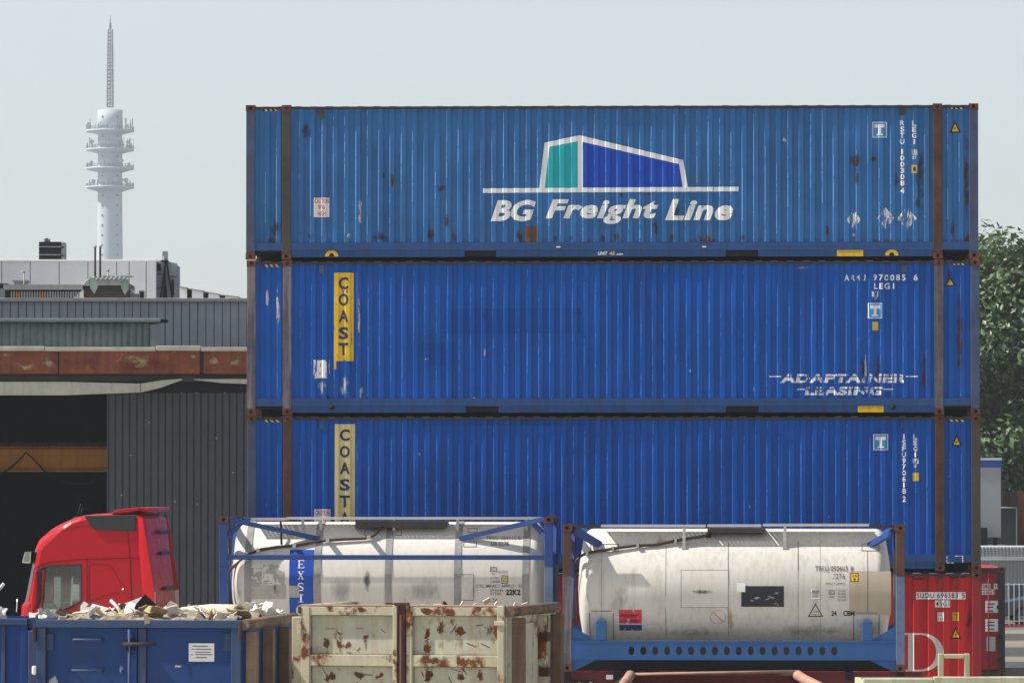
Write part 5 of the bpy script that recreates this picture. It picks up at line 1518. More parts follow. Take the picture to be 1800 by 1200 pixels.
# inside of the cab
MB().box(mt(66, 0)[0] + .15, mt(80, 0)[0] + .2, .15, WT - .15, 1.2, mt(0, 1062)[1]).build('dashboard', M['seat'], tk, .03)
for y in (.35, 1.55):
    MB().box(1.05, 1.45, y, y + .6, 1.3, 1.95).box(1.25, 1.5, y + .05, y + .55, 1.95, 2.75).box(1.3, 1.48, y + .17, y + .43, 2.78, 3.0).build('seat', M['seat'], tk, .05)
MB().box(1.6, 2.3, .1, WT - .1, 1.4, 2.0).build('bunk', M['seat'], tk, .05)
MB().tube([(.62 + .19 * math.cos(a / 8 * math.pi), .65 + .2 * math.sin(a / 8 * math.pi), 2.42 + .1 * math.cos(a / 8 * math.pi)) for a in range(17)], .016, 6).build('steering_wheel', M['black'], tk)
MB().box(.98, 1.12, .10, .11, 2.42, 2.72).build('paper', M['white_plate'], tk)
MB().box(.62, .74, .3, .32, 2.3, 2.85).build('curtain', M['truck_white'], tk)  # added pale panel, gives the cab window its light areas
MB().bar((.95, .2, 2.2), (.98, .2, 2.85), .03, .03).build('grab_pole', M['chrome'], tk)
# running gear, hidden by the dumpsters
MB().box(0.1, 2.3, .06, WT - .06, .45, .95).build('lower_body', M['truck_red'], tk)
for y in (.75, 1.65):
    MB().box(.3, 8.4, y, y + .1, .72, zb1 - .05).build('chassis_beam', M['chassis'], tk)
for x in (1.2, 6.2, 7.5):
    for y in (.2, WT - .2): wheel(tk, x, y)
    MB().bar((x, .3, .5), (x, WT - .3, .5), .12, .12).build('axle', M['rail_dark'], tk)
for x in (3.1, 4.4, 6.9, 8.2):
    MB().box(x, x + .12, .4, WT - .4, zb1 - .16, zb1 - .03).build('cross_member', M['rail_dark'], tk)
# ---------------------------------------------------------------- dumpsters in the foreground
YD = 60.4
M['skip_blue'] = mat('navy dumpster paint', (.012, .046, .165), .55, var=.14, streak=.35, streak_col=(.03, .045, .085), rust=.10, rscale=3)
M['skip_blue2'] = mat('bright blue dumpster paint', (.010, .05, .23), .5, var=.12, streak=.3, streak_col=(.015, .035, .12), rust=.08)
M['skip_frame'] = mat('worn blue grey frame paint', (.032, .06, .135), .6, var=.15, streak=.4, streak_col=(.08, .09, .12), rust=.17, rscale=5)
M['skip_cream'] = mat('rust-pocked pale green paint', (.40, .40, .32), .6, var=.14, vscale=3, streak=.55, streak_col=(.30, .22, .12), rust=.56, rscale=4.2, rstretch=(1, 1, .55), rcol=((.20, .075, .025), (.10, .035, .02)))
M['skip_cream2'] = mat('rust-edged pale green frame paint', (.40, .38, .27), .6, var=.12, vscale=3, streak=.35, streak_col=(.26, .17, .09), rust=.66, rscale=3.2, rstretch=(1, 1, .8), rcol=((.18, .065, .025), (.085, .03, .02)))
M['rib_tan'] = mat('dusty tan brown rib', (.20, .145, .105), .85, var=.3, vscale=2.5, streak=.8, streak_col=(.10, .065, .05), rust=.3, rscale=5, rstretch=(2, 2, .2))
M['rib_brown'] = mat('streaked brown rib', (.15, .10, .07), .85, var=.3, vscale=3, streak=.9, streak_col=(.07, .045, .035), rust=.35, rscale=6, rstretch=(2, 2, .15))
M['rust_dark'] = mat('dark rust', (.075, .028, .02), .9, var=.35, vscale=5)
M['rust_blotch'] = stain('rust blotch', ((.16, .06, .022), (.07, .028, .016)), .60, scale=9, stretch=(1, 1, .7), soft=.05, opac=.95, ew=.27)
M['rust_run'] = stain('rust run', ((.26, .15, .07), (.22, .12, .05)), .66, scale=14, stretch=(2, 2, .12), soft=.3, opac=.55)
M['rim_pink'] = mat('rubbed rusty rim', (.34, .20, .15), .7, var=.25, vscale=3, rust=.3, rscale=4)
M['skip_red'] = mat('rusty brown red skip paint', (.13, .03, .022), .75, var=.25, streak=.5, streak_col=(.06, .02, .018), rust=.3)
M['cream_rail'] = mat('mossy cream paint', (.46, .46, .33), .7, var=.15, vscale=5, streak=.5, streak_col=(.2, .22, .1), rust=.36, rscale=5)
SD = F / YD
def dumpster(label, pxl, pxr, pytop, yaw, matp, matf, matrib, ribs, length=6.2, Y=YD):
    z = W(0, pytop, Y).z
    a = W(pxl, pytop, Y); c = W(pxr, pytop, Y)
    Wd = (c.x - a.x) / math.cos(yaw)
    root = empty('dumpster', (a.x, Y - Wd / 2 * math.sin(yaw), 0), yaw, label, 'dumpster')
    d = Box(); d.root = root; d.W = Wd; d.H = z; d.L = length
    fl = .28
    for x in (.0, Wd - .06):
        MB().box(x, x + .06, .12, length - .08, fl, z - .1).build('side_wall', matp, root)
    MB().box(.06, Wd - .06, length - .08, length - .02, fl, z - .05).build('end_wall', matp, root)
    MB().box(.0, Wd, .1, length, fl - .06, fl).build('floor', M['rail_dark'], root)
    for x in (.45, Wd - .63):
        MB().box(x, x + .18, .1, length, .0, fl - .061).build('skid', M['rust_dark'], root)
    # rounded top rim along both sides
    for x, s_ in ((.03, -1), (Wd - .03, 1)):
        MB().tube([(x + s_ * .02, .02, z - .055), (x + s_ * .02, length, z - .055)], .062, 12).build('side_rim', matrib if s_ > 0 else matf, root)
        for y in ribs:
            MB().box(x + s_ * .03 - .001 if s_ > 0 else x - .03 - .125, x + .03 + .125 if s_ > 0 else x - .03 + .001, y, y + .16, fl, z - .13).build('side_rib', matrib if s_ > 0 else matf, root, .012)
    return d
# front face pieces are given in photograph pixels at the plane of the front
def facer(d, pxl, pytop):
    def q(px, py): return ((px - pxl) / SD, d.H - (py - pytop) / SD)
    def B(nm, x0, x1, y0, y1, ya, yb, m, bev=.008):
        a, zt = q(x0, y0); c, zb = q(x1, y1)
        return MB().box(a, c, ya, yb, zb, zt).build(nm, m, d.root, bev)
    return q, B

d1 = dumpster('navy blue double-door dumpster heaped with pale rubbish', 62, 430, 1088.5, R(-8.0), M['skip_blue'], M['skip_frame'], M['rib_tan'], (.10, 1.12, 2.15), length=3.2)
q, B = facer(d1, 62, 1088.5)
zlow = 1480
B('door', 79, 228, 1103, zlow, .05, .09, M['skip_blue']); B('door', 258, 411, 1103, zlow, .05, .09, M['skip_blue'])
B('corner_post', 62.5, 78.5, 1103.5, zlow, -.01, .12, M['skip_frame']); B('corner_post', 410.5, 428, 1100, zlow, -.01, .12, M['skip_frame'])
B('top_beam', 62, 429, 1089, 1103, -.02, .12, M['skip_frame']); B('centre_post', 228.5, 242, 1103.5, zlow, .0, .1, M['skip_blue']); B('centre_post', 243.5, 258, 1103.5, zlow, .012, .1, M['skip_frame'])
B('hinge_plate', 78.8, 92, 1114, 1143.5, .02, .048, M['skip_frame']); B('hinge_plate', 396, 410, 1112, 1143, .02, .048, M['skip_frame'])
B('hinge', 55.5, 62, 1101, 1128, -.03, .06, M['rail_rust']); B('hinge', 424.5, 429.5, 1098, 1127, -.045, -.012, M['post_rust'])
B('hinge_pin', 54, 62, 1170, 1186, -.03, .03, M['white_plate'], .02)
d_, e_ = q(230, 1105); _, f_ = q(0, 1400)
MB().tube([(d_, -.04, e_), (d_, -.04, f_)], .018, 8).build('lock_bar', M['skip_frame'], d1.root)
a0, z0 = q(219, 1131.5); a1, z1 = q(278, 1131)
MB().tube([(a0, -.06, z0), (a1, -.06, z1)], .022, 8).build('lock_handle', M['rail_rust'], d1.root)
B('lock_bracket', 224, 239, 1121, 1142, -.05, .0, M['rail_dark']); B('lock_bracket', 226, 236, 1109, 1120, -.05, .0, M['skip_blue'])
for yy in (1124, 1178):
    a0, z0 = q(125, yy); a1, z1 = q(180, yy + .5)
    MB().tube([(a0, .05, z0), (a0 + .02, .0, z0), (a1 - .02, .0, z1), (a1, .05, z1)], .016, 8).build('grab_rail', M['skip_frame'], d1.root)
fs1 = Skin(lambda x, z: .05)
def S1_(nm, x0, x1, y0, y1, m, eps=.004):
    a, zt = q(x0, y0); c, zb = q(x1, y1)
    return fs1.put(nm, [rect(a, c, zb, zt)], m, d1.root, eps=eps)
S1_('notice', 333.5, 379, 1129.5, 1161.5, M['white_plate'])
for k, (a, c) in enumerate(((340, 368), (338, 374), (345, 372), (337, 376), (346, 366))):
    y = 1134 + k * 5.2 - (1 if k > 2 else 0)
    S1_('lettering', a, c, y, y + 1.4, M['grey_print'], .007)
for r in ((66, 120, 1180, 1220), (200, 228, 1150, 1200), (300, 330, 1165, 1175)):
    a, zt = q(r[0], r[2]); c, zb = q(r[1], r[3])
    fs1.put('scuff', [rect(a, c, zb, zt)], M['pale_scuff'], d1.root, edge=True)

d0 = dumpster('brighter blue dumpster standing beside the navy double-door one', -310, 57, 1085.5, R(-6.0), M['skip_blue2'], M['skip_frame'], M['skip_frame'], (.12, 1.1, 2.1), length=3.2, Y=61.2)
q, B = facer(d0, -310, 1085.5)
B('door', -296, -128, 1098, zlow, .05, .09, M['skip_blue2']); B('door', -110, 44, 1098, zlow, .05, .09, M['skip_blue2'])
B('corner_post', -310, -296.5, 1098.5, zlow, -.01, .12, M['skip_frame']); B('corner_post', 44.5, 57, 1094, zlow, -.01, .12, M['skip_blue'])
B('top_beam', -310, 57, 1086, 1098, -.02, .12, M['skip_frame']); B('centre_post', -127, -111, 1098.5, zlow, .0, .1, M['skip_blue2'])
B('door_frame', 9, 16, 1098.5, zlow, .02, .049, M['skip_frame'])

d2 = dumpster('rust-pocked pale green dumpster with panelled double doors', 525, 896, 1064.5, R(-14.0), M['skip_cream'], M['skip_cream2'], M['rib_brown'], (.10, 1.95), length=2.3)
q, B = facer(d2, 525, 1064.5)
for x0, x1 in ((544, 696), (731, 884)):
    for y0, y1 in ((1082, 1150), (1171, 1250), (1270, 1350), (1370, zlow)):
        B('door_panel', x0, x1, y0, y1, .07, .10, M['skip_cream'])
    for y0, y1 in ((1066, 1081.5), (1150.5, 1170.5), (1250.5, 1269.5), (1350.5, 1369.5)):
        B('door_rail', x0 - 1, x1 + 1, y0, y1, .0, .09, M['skip_cream2'])
B('corner_post', 527.5, 543.5, 1066, zlow, -.01, .1, M['skip_cream2']); B('corner_post', 884.5, 897, 1063.5, zlow, -.01, .1, M['skip_cream2'])
B('door_stile', 695.5, 703.5, 1063, zlow, -.015, .09, M['skip_cream2']); B('door_stile', 720, 730.5, 1064, zlow, -.01, .09, M['skip_cream2'])
B('lock_bar', 704.5, 719, 1060, zlow, .0, .06, M['rust_dark']); B('lock_bar', 709, 713, 1080, zlow, -.04, -.01, M['rib_brown'])
B('lock_bar', 698, 724, 1058.5, 1063, -.03, .05, M['rust_dark'])
B('hinge', 522, 529, 1092, 1116, -.03, .06, M['skip_cream2']); B('hinge', 522.5, 528, 1066, 1078, -.02, .06, M['rust_dark']); B('hinge', 880, 899, 1090, 1098, -.03, .03, M['skip_cream2'])
B('top_edge', 526, 896, 1062.5, 1065.5, .0, .1, M['rim_pink'])
# side panels between the ribs, seen at a glancing angle
for y0, y1 in ((.34, 1.2),):
    MB().box(d2.W - .004, d2.W + .03, y0, y1, 1.9, d2.H - .2).build('side_panel', M['skip_cream'], d2.root)
    MB().box(d2.W - .004, d2.W + .035, y0, y1, 1.0, 1.75).build('side_panel', M['skip_cream'], d2.root)
for y in (1.3,):
    MB().box(d2.W - .004, d2.W + .10, y, y + .14, .3, d2.H - .13).build('side_rib', M['skip_cream2'], d2.root, .012)
    for z in (1.5, 2.3, 2.7):
        MB().box(d2.W + .03, d2.W + .13, y - .03, y + .17, z, z + .1).build('hinge', M['rust_dark'], d2.root)
for r in ((620, 655, 1064, 1082), (740, 790, 1064, 1082), (560, 585, 1120, 1145), (585, 606, 1122, 1148), (602, 622, 1126, 1142), (588, 604, 1108, 1118), (634, 650, 1113, 1126), (748, 762, 1102, 1122), (746, 762, 1132, 1148), (806, 826, 1094, 1120), (768, 790, 1084, 1124), (800, 850, 1150, 1176),
          (570, 600, 1178, 1200), (614, 642, 1176, 1200), (660, 680, 1180, 1196), (748, 770, 1172, 1200), (808, 830, 1180, 1198), (842, 862, 1170, 1200), (740, 790, 1152, 1168)):
    a, zt = q(r[0], r[2]); c, zb = q(r[1], r[3])
    dep = .07 if not (1064 <= r[2] <= 1066 or 1150 <= r[2] < 1170) else .0
    if dep > .05:
        Skin(lambda x, z, dd=dep: dd).put('rust_run', [rect(a + .02, c - .01, zb - .16, zb + .05)], M['rust_run'], d2.root, edge=True, eps=.002)
    Skin(lambda x, z, dd=dep: dd).put('rust_patch', [rect(a, c, zb, zt)], M['rust_blotch'], d2.root, edge=True, eps=.004)

for k in range(26):
    rr2 = random.Random(k * 13 + 1)
    side = k % 2; x0 = (548, 735)[side] + rr2.uniform(0, 140); y0 = rr2.choice((rr2.uniform(1084, 1146), rr2.uniform(1173, 1200)))
    ln = rr2.uniform(5, 22); an = rr2.uniform(-1.2, 1.2)
    a, zt = q(x0, y0); c, zb = q(x0 + ln * math.cos(an), y0 + ln * math.sin(an))
    c = min(c, q((694, 882)[side], 0)[0]); zb = max(zb, q(0, 1205)[1])
    MB().bar((a, .068, zt), (c, .068, zb), .004 + .006 * rr2.random(), .006, up=(0, 1, 0)).build('scratch', M['rust_dark'], d2.root)

# ---- rusty open skip at the bottom edge
zs = W(0, 1183, 62.5).z
s1 = empty('skip', (W(1108, 1183, 62.5).x, 62.5, 0), 0, 'rusty brown-red open skip with rubbed pale rim, in front of the trailer', 'skip')
ws = W(1402, 1183, 62.5).x - W(1108, 1183, 62.5).x
MB().box(0, ws, 0, .04, .3, zs - .02).build('end_wall', M['skip_red'], s1)
MB().tube([(-.03, .0, zs - .015), (ws * .5, 0, zs + .004), (ws + .03, 0, zs + .022)], .022, 10).build('rim', M['rim_pink'], s1)
for x, dx in ((0, -.16), (ws, .25)):
    MB().add([(x, 0, .3), (x + dx, -1.5, .3), (x + dx, -1.5, zs - .12), (x, 0, zs - .02), (x + .03, 0, .3), (x + dx + .03, -1.5, .3), (x + dx + .03, -1.5, zs - .12), (x + .03, 0, zs - .02)],
             [(0, 1, 2, 3), (7, 6, 5, 4), (3, 2, 6, 7), (1, 5, 6, 2)]).build('side_wall', M['skip_red'], s1)
    MB().tube([(x, .0, zs - .02), (x + dx * .25, -.35, zs - .06), (x + dx, -1.5, zs - .14)], .06, 12).build('rim', M['rim_pink'], s1)
MB().box(-.16, ws + .25, -1.54, -1.5, .3, zs - .5).build('end_wall', M['skip_red'], s1)
MB().box(-.1, ws + .2, -1.5, 0, .24, .3).build('floor', M['skip_red'], s1)
for x in (.2, ws - .4): MB().box(x, x + .2, -1.5, 0, 0, .239).build('skid', M['rust_dark'], s1)

# ---- cream bin with a pipe frame
zc_ = W(0, 1180, 60.5).z
c1 = empty('waste_bin', (W(1520, 1190, 60.5).x, 60.5, 0), R(-.4), 'mossy cream steel bin with upright pipe frame, in front of the red container', 'bin')
cx = lambda p: (p - 1520) / (F / 60.5)
cz = lambda p: zc_ - (p - 1190) / (F / 60.5) + .0
zc2 = W(0, 1190, 60.5).z
cz = lambda p: zc2 - (p - 1190) / (F / 60.5)
MB().box(0, cx(1900), 0, .06, .2, cz(1195)).build('side_wall', M['cream_rail'], c1)
MB().box(-.02, cx(1640), -.04, .1, cz(1206), cz(1191.5)).build('rim', M['cream_rail'], c1, .012)
MB().box(cx(1640) + .003, cx(1900), -.04, .1, cz(1206), cz(1188.5)).build('rim', M['cream_rail'], c1, .012)
MB().box(0, cx(1900), 1.9, 1.96, .2, cz(1200)).build('side_wall', M['cream_rail'], c1)
for x in (0, cx(1900) - .05): MB().box(x, x + .05, .061, 1.899, .2, cz(1200)).build('end_wall', M['cream_rail'], c1)
MB().box(0, cx(1900), 0, 1.96, .14, .198).build('floor', M['rail_dark'], c1)
for x in (.3, cx(1900) - .5): MB().box(x, x + .2, .1, 1.86, 0, .139).build('skid', M['rail_dark'], c1)
for a, c in ((1649, 1658.5), (1695, 1704.5)):
    MB().box(cx(a), cx(c), .0, .06, cz(1215), cz(1148)).build('frame_upright', M['cream_rail'], c1, .01)
MB().box(cx(1658.7), cx(1694.8), .0, .06, cz(1156.5), cz(1149)).build('frame_bar', M['cream_rail'], c1, .01)

# ---------------------------------------------------------------- rubbish heaped in the dumpsters
M['plaster'] = mat('white plaster sheet', (.62, .60, .56), .8, var=.1, vscale=4, bump=.2, bscale=15)
M['cream_paper'] = mat('cream paper', (.55, .49, .37), .8, var=.12, vscale=4, bump=.15, bscale=15)
M['tan_card'] = mat('tan cardboard', (.36, .26, .15), .85, var=.15, vscale=6)
M['grey_sheet'] = mat('grey dusty sheet', (.42, .42, .40), .8, var=.15, vscale=5)
M['foam'] = mat('yellow foam', (.58, .46, .20), .9, var=.15, vscale=8, bump=.4, bscale=30)
M['wood'] = mat('weathered wood', (.16, .11, .075), .85, var=.3, vscale=3, streak=.4)
M['felt'] = mat('black roofing felt', (.022, .021, .02), .9)
def crumple(w, h, n, amp, rng):
    mb = MB(); ox, oy = rng.uniform(0, 90), rng.uniform(0, 90)
    P = []
    for i in range(n + 1):
        for j in range(n + 1):
            x = (i / n - .5) * w; y = (j / n - .5) * h
            nz = mnoise.noise(Vector((x * 4 + ox, y * 4 + oy, 0))) * amp + mnoise.noise(Vector((x * 11 + ox, y * 11, 3))) * amp * .45
            e = 1 + .3 * mnoise.noise(Vector((math.atan2(y, x) * 2 + ox, oy, 1)))
            P.append((x * e, y * e, nz))
    top = len(P)
    P2 = [(x, y, z - .012) for x, y, z in P]
    idx = lambda i, j: i * (n + 1) + j
    fs = []
    for i in range(n):
        for j in range(n):
            fs.append((idx(i, j), idx(i + 1, j), idx(i + 1, j + 1), idx(i, j + 1)))
            fs.append((top + idx(i, j + 1), top + idx(i + 1, j + 1), top + idx(i + 1, j), top + idx(i, j)))
    bd = [idx(i, 0) for i in range(n)] + [idx(n, j) for j in range(n)] + [idx(i, n) for i in range(n, 0, -1)] + [idx(0, j) for j in range(n, 0, -1)]
    for k in range(len(bd)):
        a, c = bd[k], bd[(k + 1) % len(bd)]
        fs.append((a, top + a, top + c, c))
    return mb.add(P + P2, fs)
zrim = d1.H
def place(name, mb, m, px, py, Y, rot, label, cat, group=None):
    o = mb.build(name, m)
    o.location = W(px, py, Y); o.rotation_euler = rot
    return tag(o, label, cat, group)
rng = random.Random(5)
# body of the heap (uncountable small rubbish below the rim)
hp = MB(); nx, ny = 40, 30
a = W(66, 1090, 62); c = W(432, 1090, 62)
for i in range(nx + 1):
    for j in range(ny + 1):
        u = i / nx; v = j / ny
        x = a.x + .1 + (c.x - a.x - .16) * u + .14 * (v * 2.7); y = 60.75 + v * 2.5
        z = zrim - .05 + .10 * math.sin(math.pi * u) * math.sin(math.pi * min(1, v * 1.3)) + .11 * mnoise.noise(Vector((x * 3, y * 3, 2))) + .06 * mnoise.noise(Vector((x * 9, y * 9, 5)))
        hp.v.append((x, y, z))
for i in range(nx):
    for j in range(ny):
        k = lambda p, r: p * (ny + 1) + r
        hp.f.append((k(i, j), k(i + 1, j), k(i + 1, j + 1), k(i, j + 1))); hp.m.append(0); hp.sm.append(False)
M['mixed_waste'] = mat('mixed dusty waste', (.26, .22, .17), .9, var=.5, vscale=6, rust=.5, rscale=5, rcol=((.5, .47, .4), (.08, .06, .05)))
o = hp.build('rubbish_heap', M['mixed_waste']); tag(o, 'loose pale rubbish filling the navy dumpster', 'rubbish', kind='stuff')
kinds = [('plaster_scrap', 'plaster', 'crumpled white plaster sheet scrap heaped in the navy dumpster', 'plaster scrap'),
         ('paper_scrap', 'cream_paper', 'crumpled cream paper scrap heaped in the navy dumpster', 'paper scrap'),
         ('cardboard_scrap', 'tan_card', 'torn tan cardboard scrap heaped in the navy dumpster', 'cardboard'),
         ('grey_sheet_scrap', 'grey_sheet', 'bent grey sheet scrap heaped in the navy dumpster', 'sheet scrap')]
for k in range(64):
    kd = rng.choices(kinds, (5, 2.5, 1.6, 2.2))[0]
    px = rng.uniform(60, 425)
    Y = rng.uniform(61.0, 62.9)
    top = 1082 - 14 * math.exp(-((px - 235) / 120) ** 2) - 5 * math.exp(-((px - 160) / 40) ** 2)
    py = rng.uniform(top + 2, 1088)
    w = rng.uniform(.12, .30)
    place(kd[0], crumple(w, w * rng.uniform(.5, 1.1), 6, rng.uniform(.025, .06), rng), M[kd[1]], px, py, Y,
          (rng.uniform(-1.0, 1.2), rng.uniform(-.7, .7), rng.uniform(0, 6.28)), kd[2], kd[3], kd[3] + 's in the navy dumpster')
for k in range(9):
    px = rng.uniform(80, 410); ln = rng.uniform(.15, .45)
    o = MB().box(-ln / 2, ln / 2, -.02, .02, -.012, .012).build('wooden_lath', M['wood'] if k % 2 else M['tan_card']); o.location = W(px, rng.uniform(1072, 1084), rng.uniform(61.0, 62.4)); o.rotation_euler = (rng.uniform(0, 3), rng.uniform(-.9, .9), rng.uniform(-.8, .8))
    tag(o, 'dark brown wooden lath tossed on the rubbish heap' if k % 2 else 'light tan wooden lath tossed on the rubbish heap', 'lath', 'dark laths on the heap' if k % 2 else 'tan laths on the heap')
# pieces that stand out
def slab(pts, th): return MB().prism([(x / SD, z / SD) for x, z in pts], 0, th)
def special(name, pts, th, m, px, py, Y, rot, label, cat):
    place(name, slab([(x - px, -(z - py)) for x, z in pts], th), M[m], px, py, Y, rot, label, cat)
special('roofing_felt', [(226, 1076), (255, 1042), (280, 1066), (262, 1088), (232, 1088)], .02, 'felt', 250, 1070, 62.4, (.15, 0, 0), 'black roofing felt piece standing up out of the rubbish', 'roofing felt')
special('plaster_board', [(140, 1085), (141, 1063), (147, 1055), (155, 1060), (150, 1066), (175, 1064), (172, 1085)], .03, 'plaster', 155, 1072, 62.0, (-.3, 0, 0), 'pointed white plaster shard rising above the rubbish', 'plaster shard')
special('plaster_board', [(103, 1070), (127, 1075), (121, 1087), (106, 1087)], .03, 'plaster', 112, 1080, 61.7, (-.3, .1, .2), 'small square white plaster shard next to the tallest shard', 'plaster shard')
special('wooden_board', [(180, 1087), (215, 1058), (223, 1062), (200, 1088)], .03, 'wood', 200, 1075, 61.8, (.1, 0, .1), 'brown wooden board slanting out of the rubbish', 'board')
special('wooden_board', [(60, 1086), (63, 1079), (104, 1089), (90, 1090)], .03, 'wood', 80, 1086, 61.3, (0, 0, -.2), 'long flat brown board lying over the rubbish edge', 'board')
o = MB().tube([W(195, 1055, 61.7), W(206, 1066, 61.6), W(217, 1084, 61.5)], .022, 8).build('metal_rod', M['galv']); tag(o, 'bent pale metal rod sticking out of the rubbish', 'metal rod')
o = MB().tube([W(-6, 1040, 61.9), W(7, 1025, 61.9)], .02, 8).build('metal_rod', M['white_plate']); tag(o, 'short white rod poking up from the brighter blue dumpster', 'rod')
o = crumple(.22, .2, 6, .06, rng).build('foam_lump', M['foam']); o.location = W(228, 1084, 61.4); o.rotation_euler = (.6, .2, .4); tag(o, 'yellow foam lump in the rubbish', 'foam')
special('cardboard_flap', [(252, 1080), (263, 1084), (264, 1094), (254, 1097)], .008, 'tan_card', 258, 1088, YD - .06, (.0, 0, 0), 'tan cardboard flap hanging over the dumpster rim', 'cardboard')
# rolled insulation mat with round end
e1 = W(322, 1079, 62.4); e2 = W(421, 1075, 61.4)
rm = MB()
rm.tube([e1, e1.lerp(e2, .5) + Vector((0, 0, .015)), e2], [.085, .09, .088], 20)
o = rm.build('insulation_roll', M['cream_paper']); tag(o, 'rolled cream insulation mat with a dark hollow end, on the rubbish', 'roll')
ed = (e2 - e1).normalized()
MB().tube([e2 - ed * .02, e2 + ed * .004], .06, 18).build('hollow_end', M['wood'], o)
for k, (px, py) in enumerate(((437, 1063), (450, 1066), (468, 1060), (480, 1067), (445, 1072), (460, 1073), (478, 1074), (300, 1071), (318, 1069), (335, 1070), (346, 1072))):
    place('plastic_bag', crumple(rng.uniform(.12, .2), rng.uniform(.1, .18), 8, .12, rng), M['plaster'], px, py + 3, rng.uniform(62.6, 63.1) if px > 430 else 62.9, (rng.uniform(.2, 1.3), rng.uniform(-.6, .6), rng.uniform(0, 6)),
          'crumpled white plastic bag at the far end of the heap', 'plastic bag', 'white plastic bags in the navy dumpster')
for k, (px, py) in enumerate(((-2, 1074), (3, 1079))):
    place('plaster_scrap', crumple(.16, .14, 6, .08, rng), M['plaster'], px, py, 62.5, (.8, .3, k), 'crumpled white scrap at the rim of the brighter blue dumpster', 'plaster scrap', 'scraps in the brighter blue dumpster')
# splinters on the pale green dumpster
hb = MB(); a = W(532, 1066, 61); c = W(892, 1066, 61)
for i in range(31):
    for j in range(21):
        u, v = i / 30, j / 20
        x = a.x + .12 + (c.x - a.x - .2) * u + .25 * v * 1.7; y = 60.7 + v * 1.6
        hb.v.append((x, y, d2.H - .10 + .08 * mnoise.noise(Vector((x * 4, y * 4, 7)))))
for i in range(30):
    for j in range(20):
        k = lambda p, r: p * 21 + r
        hb.f.append((k(i, j), k(i + 1, j), k(i + 1, j + 1), k(i, j + 1))); hb.m.append(0); hb.sm.append(False)
o = hb.build('wood_waste', M['wood']); tag(o, 'brown wood waste filling the pale green dumpster', 'wood waste', kind='stuff')
spl = [(768, 1063, 16, 3, .1), (782, 1060, 5, 9, .8), (812, 1060, 10, 3, 1.0), (856, 1056, 14, 8, .5), (872, 1060, 9, 3, .9), (905, 1062, 7, 4, 1.2), (835, 1062, 6, 3, .4), (690, 1061, 26, 3, -.05), (740, 1064, 10, 2.5, .2), (617, 1064, 12, 2.5, 0), (922, 1061, 12, 3, .3)]
for px, py, ln, wd, ang in spl:
    mb = MB().box(-ln / 2 / SD, ln / 2 / SD, -.01, .01, -wd / 2 / SD, wd / 2 / SD)
    dark = px in (690, 782, 617)
    o = mb.build('wood_splinter', M['rust_dark'] if dark else M['cream_paper']); o.location = W(px, py, 61.0 + .2 * wd / 3); o.rotation_euler = (.2, -ang, .3)
    tag(o, 'dark splinter on top of the pale green dumpster' if dark else 'pale wood splinter on top of the pale green dumpster', 'splinter', 'dark splinters on the pale green dumpster' if dark else 'pale splinters on the pale green dumpster')
# ---------------------------------------------------------------- right-hand background
YF = 171.0
M['white_steel'] = mat('white fence steel', (.62, .63, .64), .5)
fz0, fz1 = .10, W(0, 1024, YF).z
fen = empty('picket_fence', (W(1700, 1050, YF).x, YF, 0), 0, 'white steel picket fence in front of the parked car and grey shed', 'fence')
for k in range(46):
    MB().box(k * .165, k * .165 + .03, 0, .03, fz0, fz1).build('picket', M['white_steel'], fen)
for z in (.2, fz1 - .06): MB().box(-.05, 46 * .165, .031, .06, z, z + .04).build('rail', M['white_steel'], fen)
M['barrier_red'] = mat('barrier red', (.5, .03, .03), .5); M['barrier_white'] = mat('barrier white', (.66, .67, .69), .5, streak=.2)
YBx = 168.5
ba = empty('road_barrier', (W(1690, 1100, YBx).x, YBx, 0), 0, 'low white barrier with thin red top edge at the foot of the fence', 'barrier')
MB().box(0, 8, 0, .25, W(0, 1114, YBx).z, W(0, 1101, YBx).z).build('block', M['barrier_white'], ba, .03)
MB().box(0, 8, -.01, .2, W(0, 1100.8, YBx).z, W(0, 1098, YBx).z).build('stripe', M['barrier_red'], ba)
MB().box(.2, 7.8, .02, .2, 0, W(0, 1114.2, YBx).z).build('foot', M['capping'], ba)
# parked car behind the fence
M['car_blue'] = mat('dark blue car paint', (.035, .055, .10), .3, coat=.6, spec=.5, var=.04)
M['car_glass'] = mat('car glass', (.06, .09, .13), .08, spec=.8, var=.05)
car = empty('parked_car', (W(1752, 1090, 174.5).x, 174.5, 0), 0, 'dark blue car parked behind the white picket fence', 'car')
cp = [(0, .35), (.05, .75), (.95, .92), (1.7, 1.42), (2.9, 1.46), (3.7, 1.0), (4.25, .92), (4.3, .4)]
lo_ = [(0, .30), (.02, .72), (1.0, .90), (3.72, .96), (4.25, .9), (4.3, .30)]
MB().prism(lo_, .02, 1.72).build('body', M['car_blue'], car, .06, 3)
MB().add([(1.0, .12, .9), (1.72, .25, 1.42), (2.9, .25, 1.45), (3.7, .12, .95), (1.0, 1.62, .9), (1.72, 1.49, 1.42), (2.9, 1.49, 1.45), (3.7, 1.62, .95)],
         [(0, 3, 2, 1), (4, 5, 6, 7), (0, 1, 5, 4), (3, 7, 6, 2)]).build('window', M['car_glass'], car)
MB().box(1.70, 2.92, .24, 1.5, 1.42, 1.47).build('roof', M['car_blue'], car, .03)
for x in (1.30, 2.3, 3.3): MB().bar((x, .13, .92), (x + (.4 if x < 2 else -.2 if x > 3 else 0), .235, 1.44), .06, .03).build('pillar', M['car_blue'], car)
for y in (.25, 1.45): MB().box(-.02, .05, y - .15, y + .15, .58, .72).build('headlight', M['white_plate'], car, .02)
for x in (.85, 3.45):
    for y in (.12, 1.62): wheel(car, x, y, .32, .2)
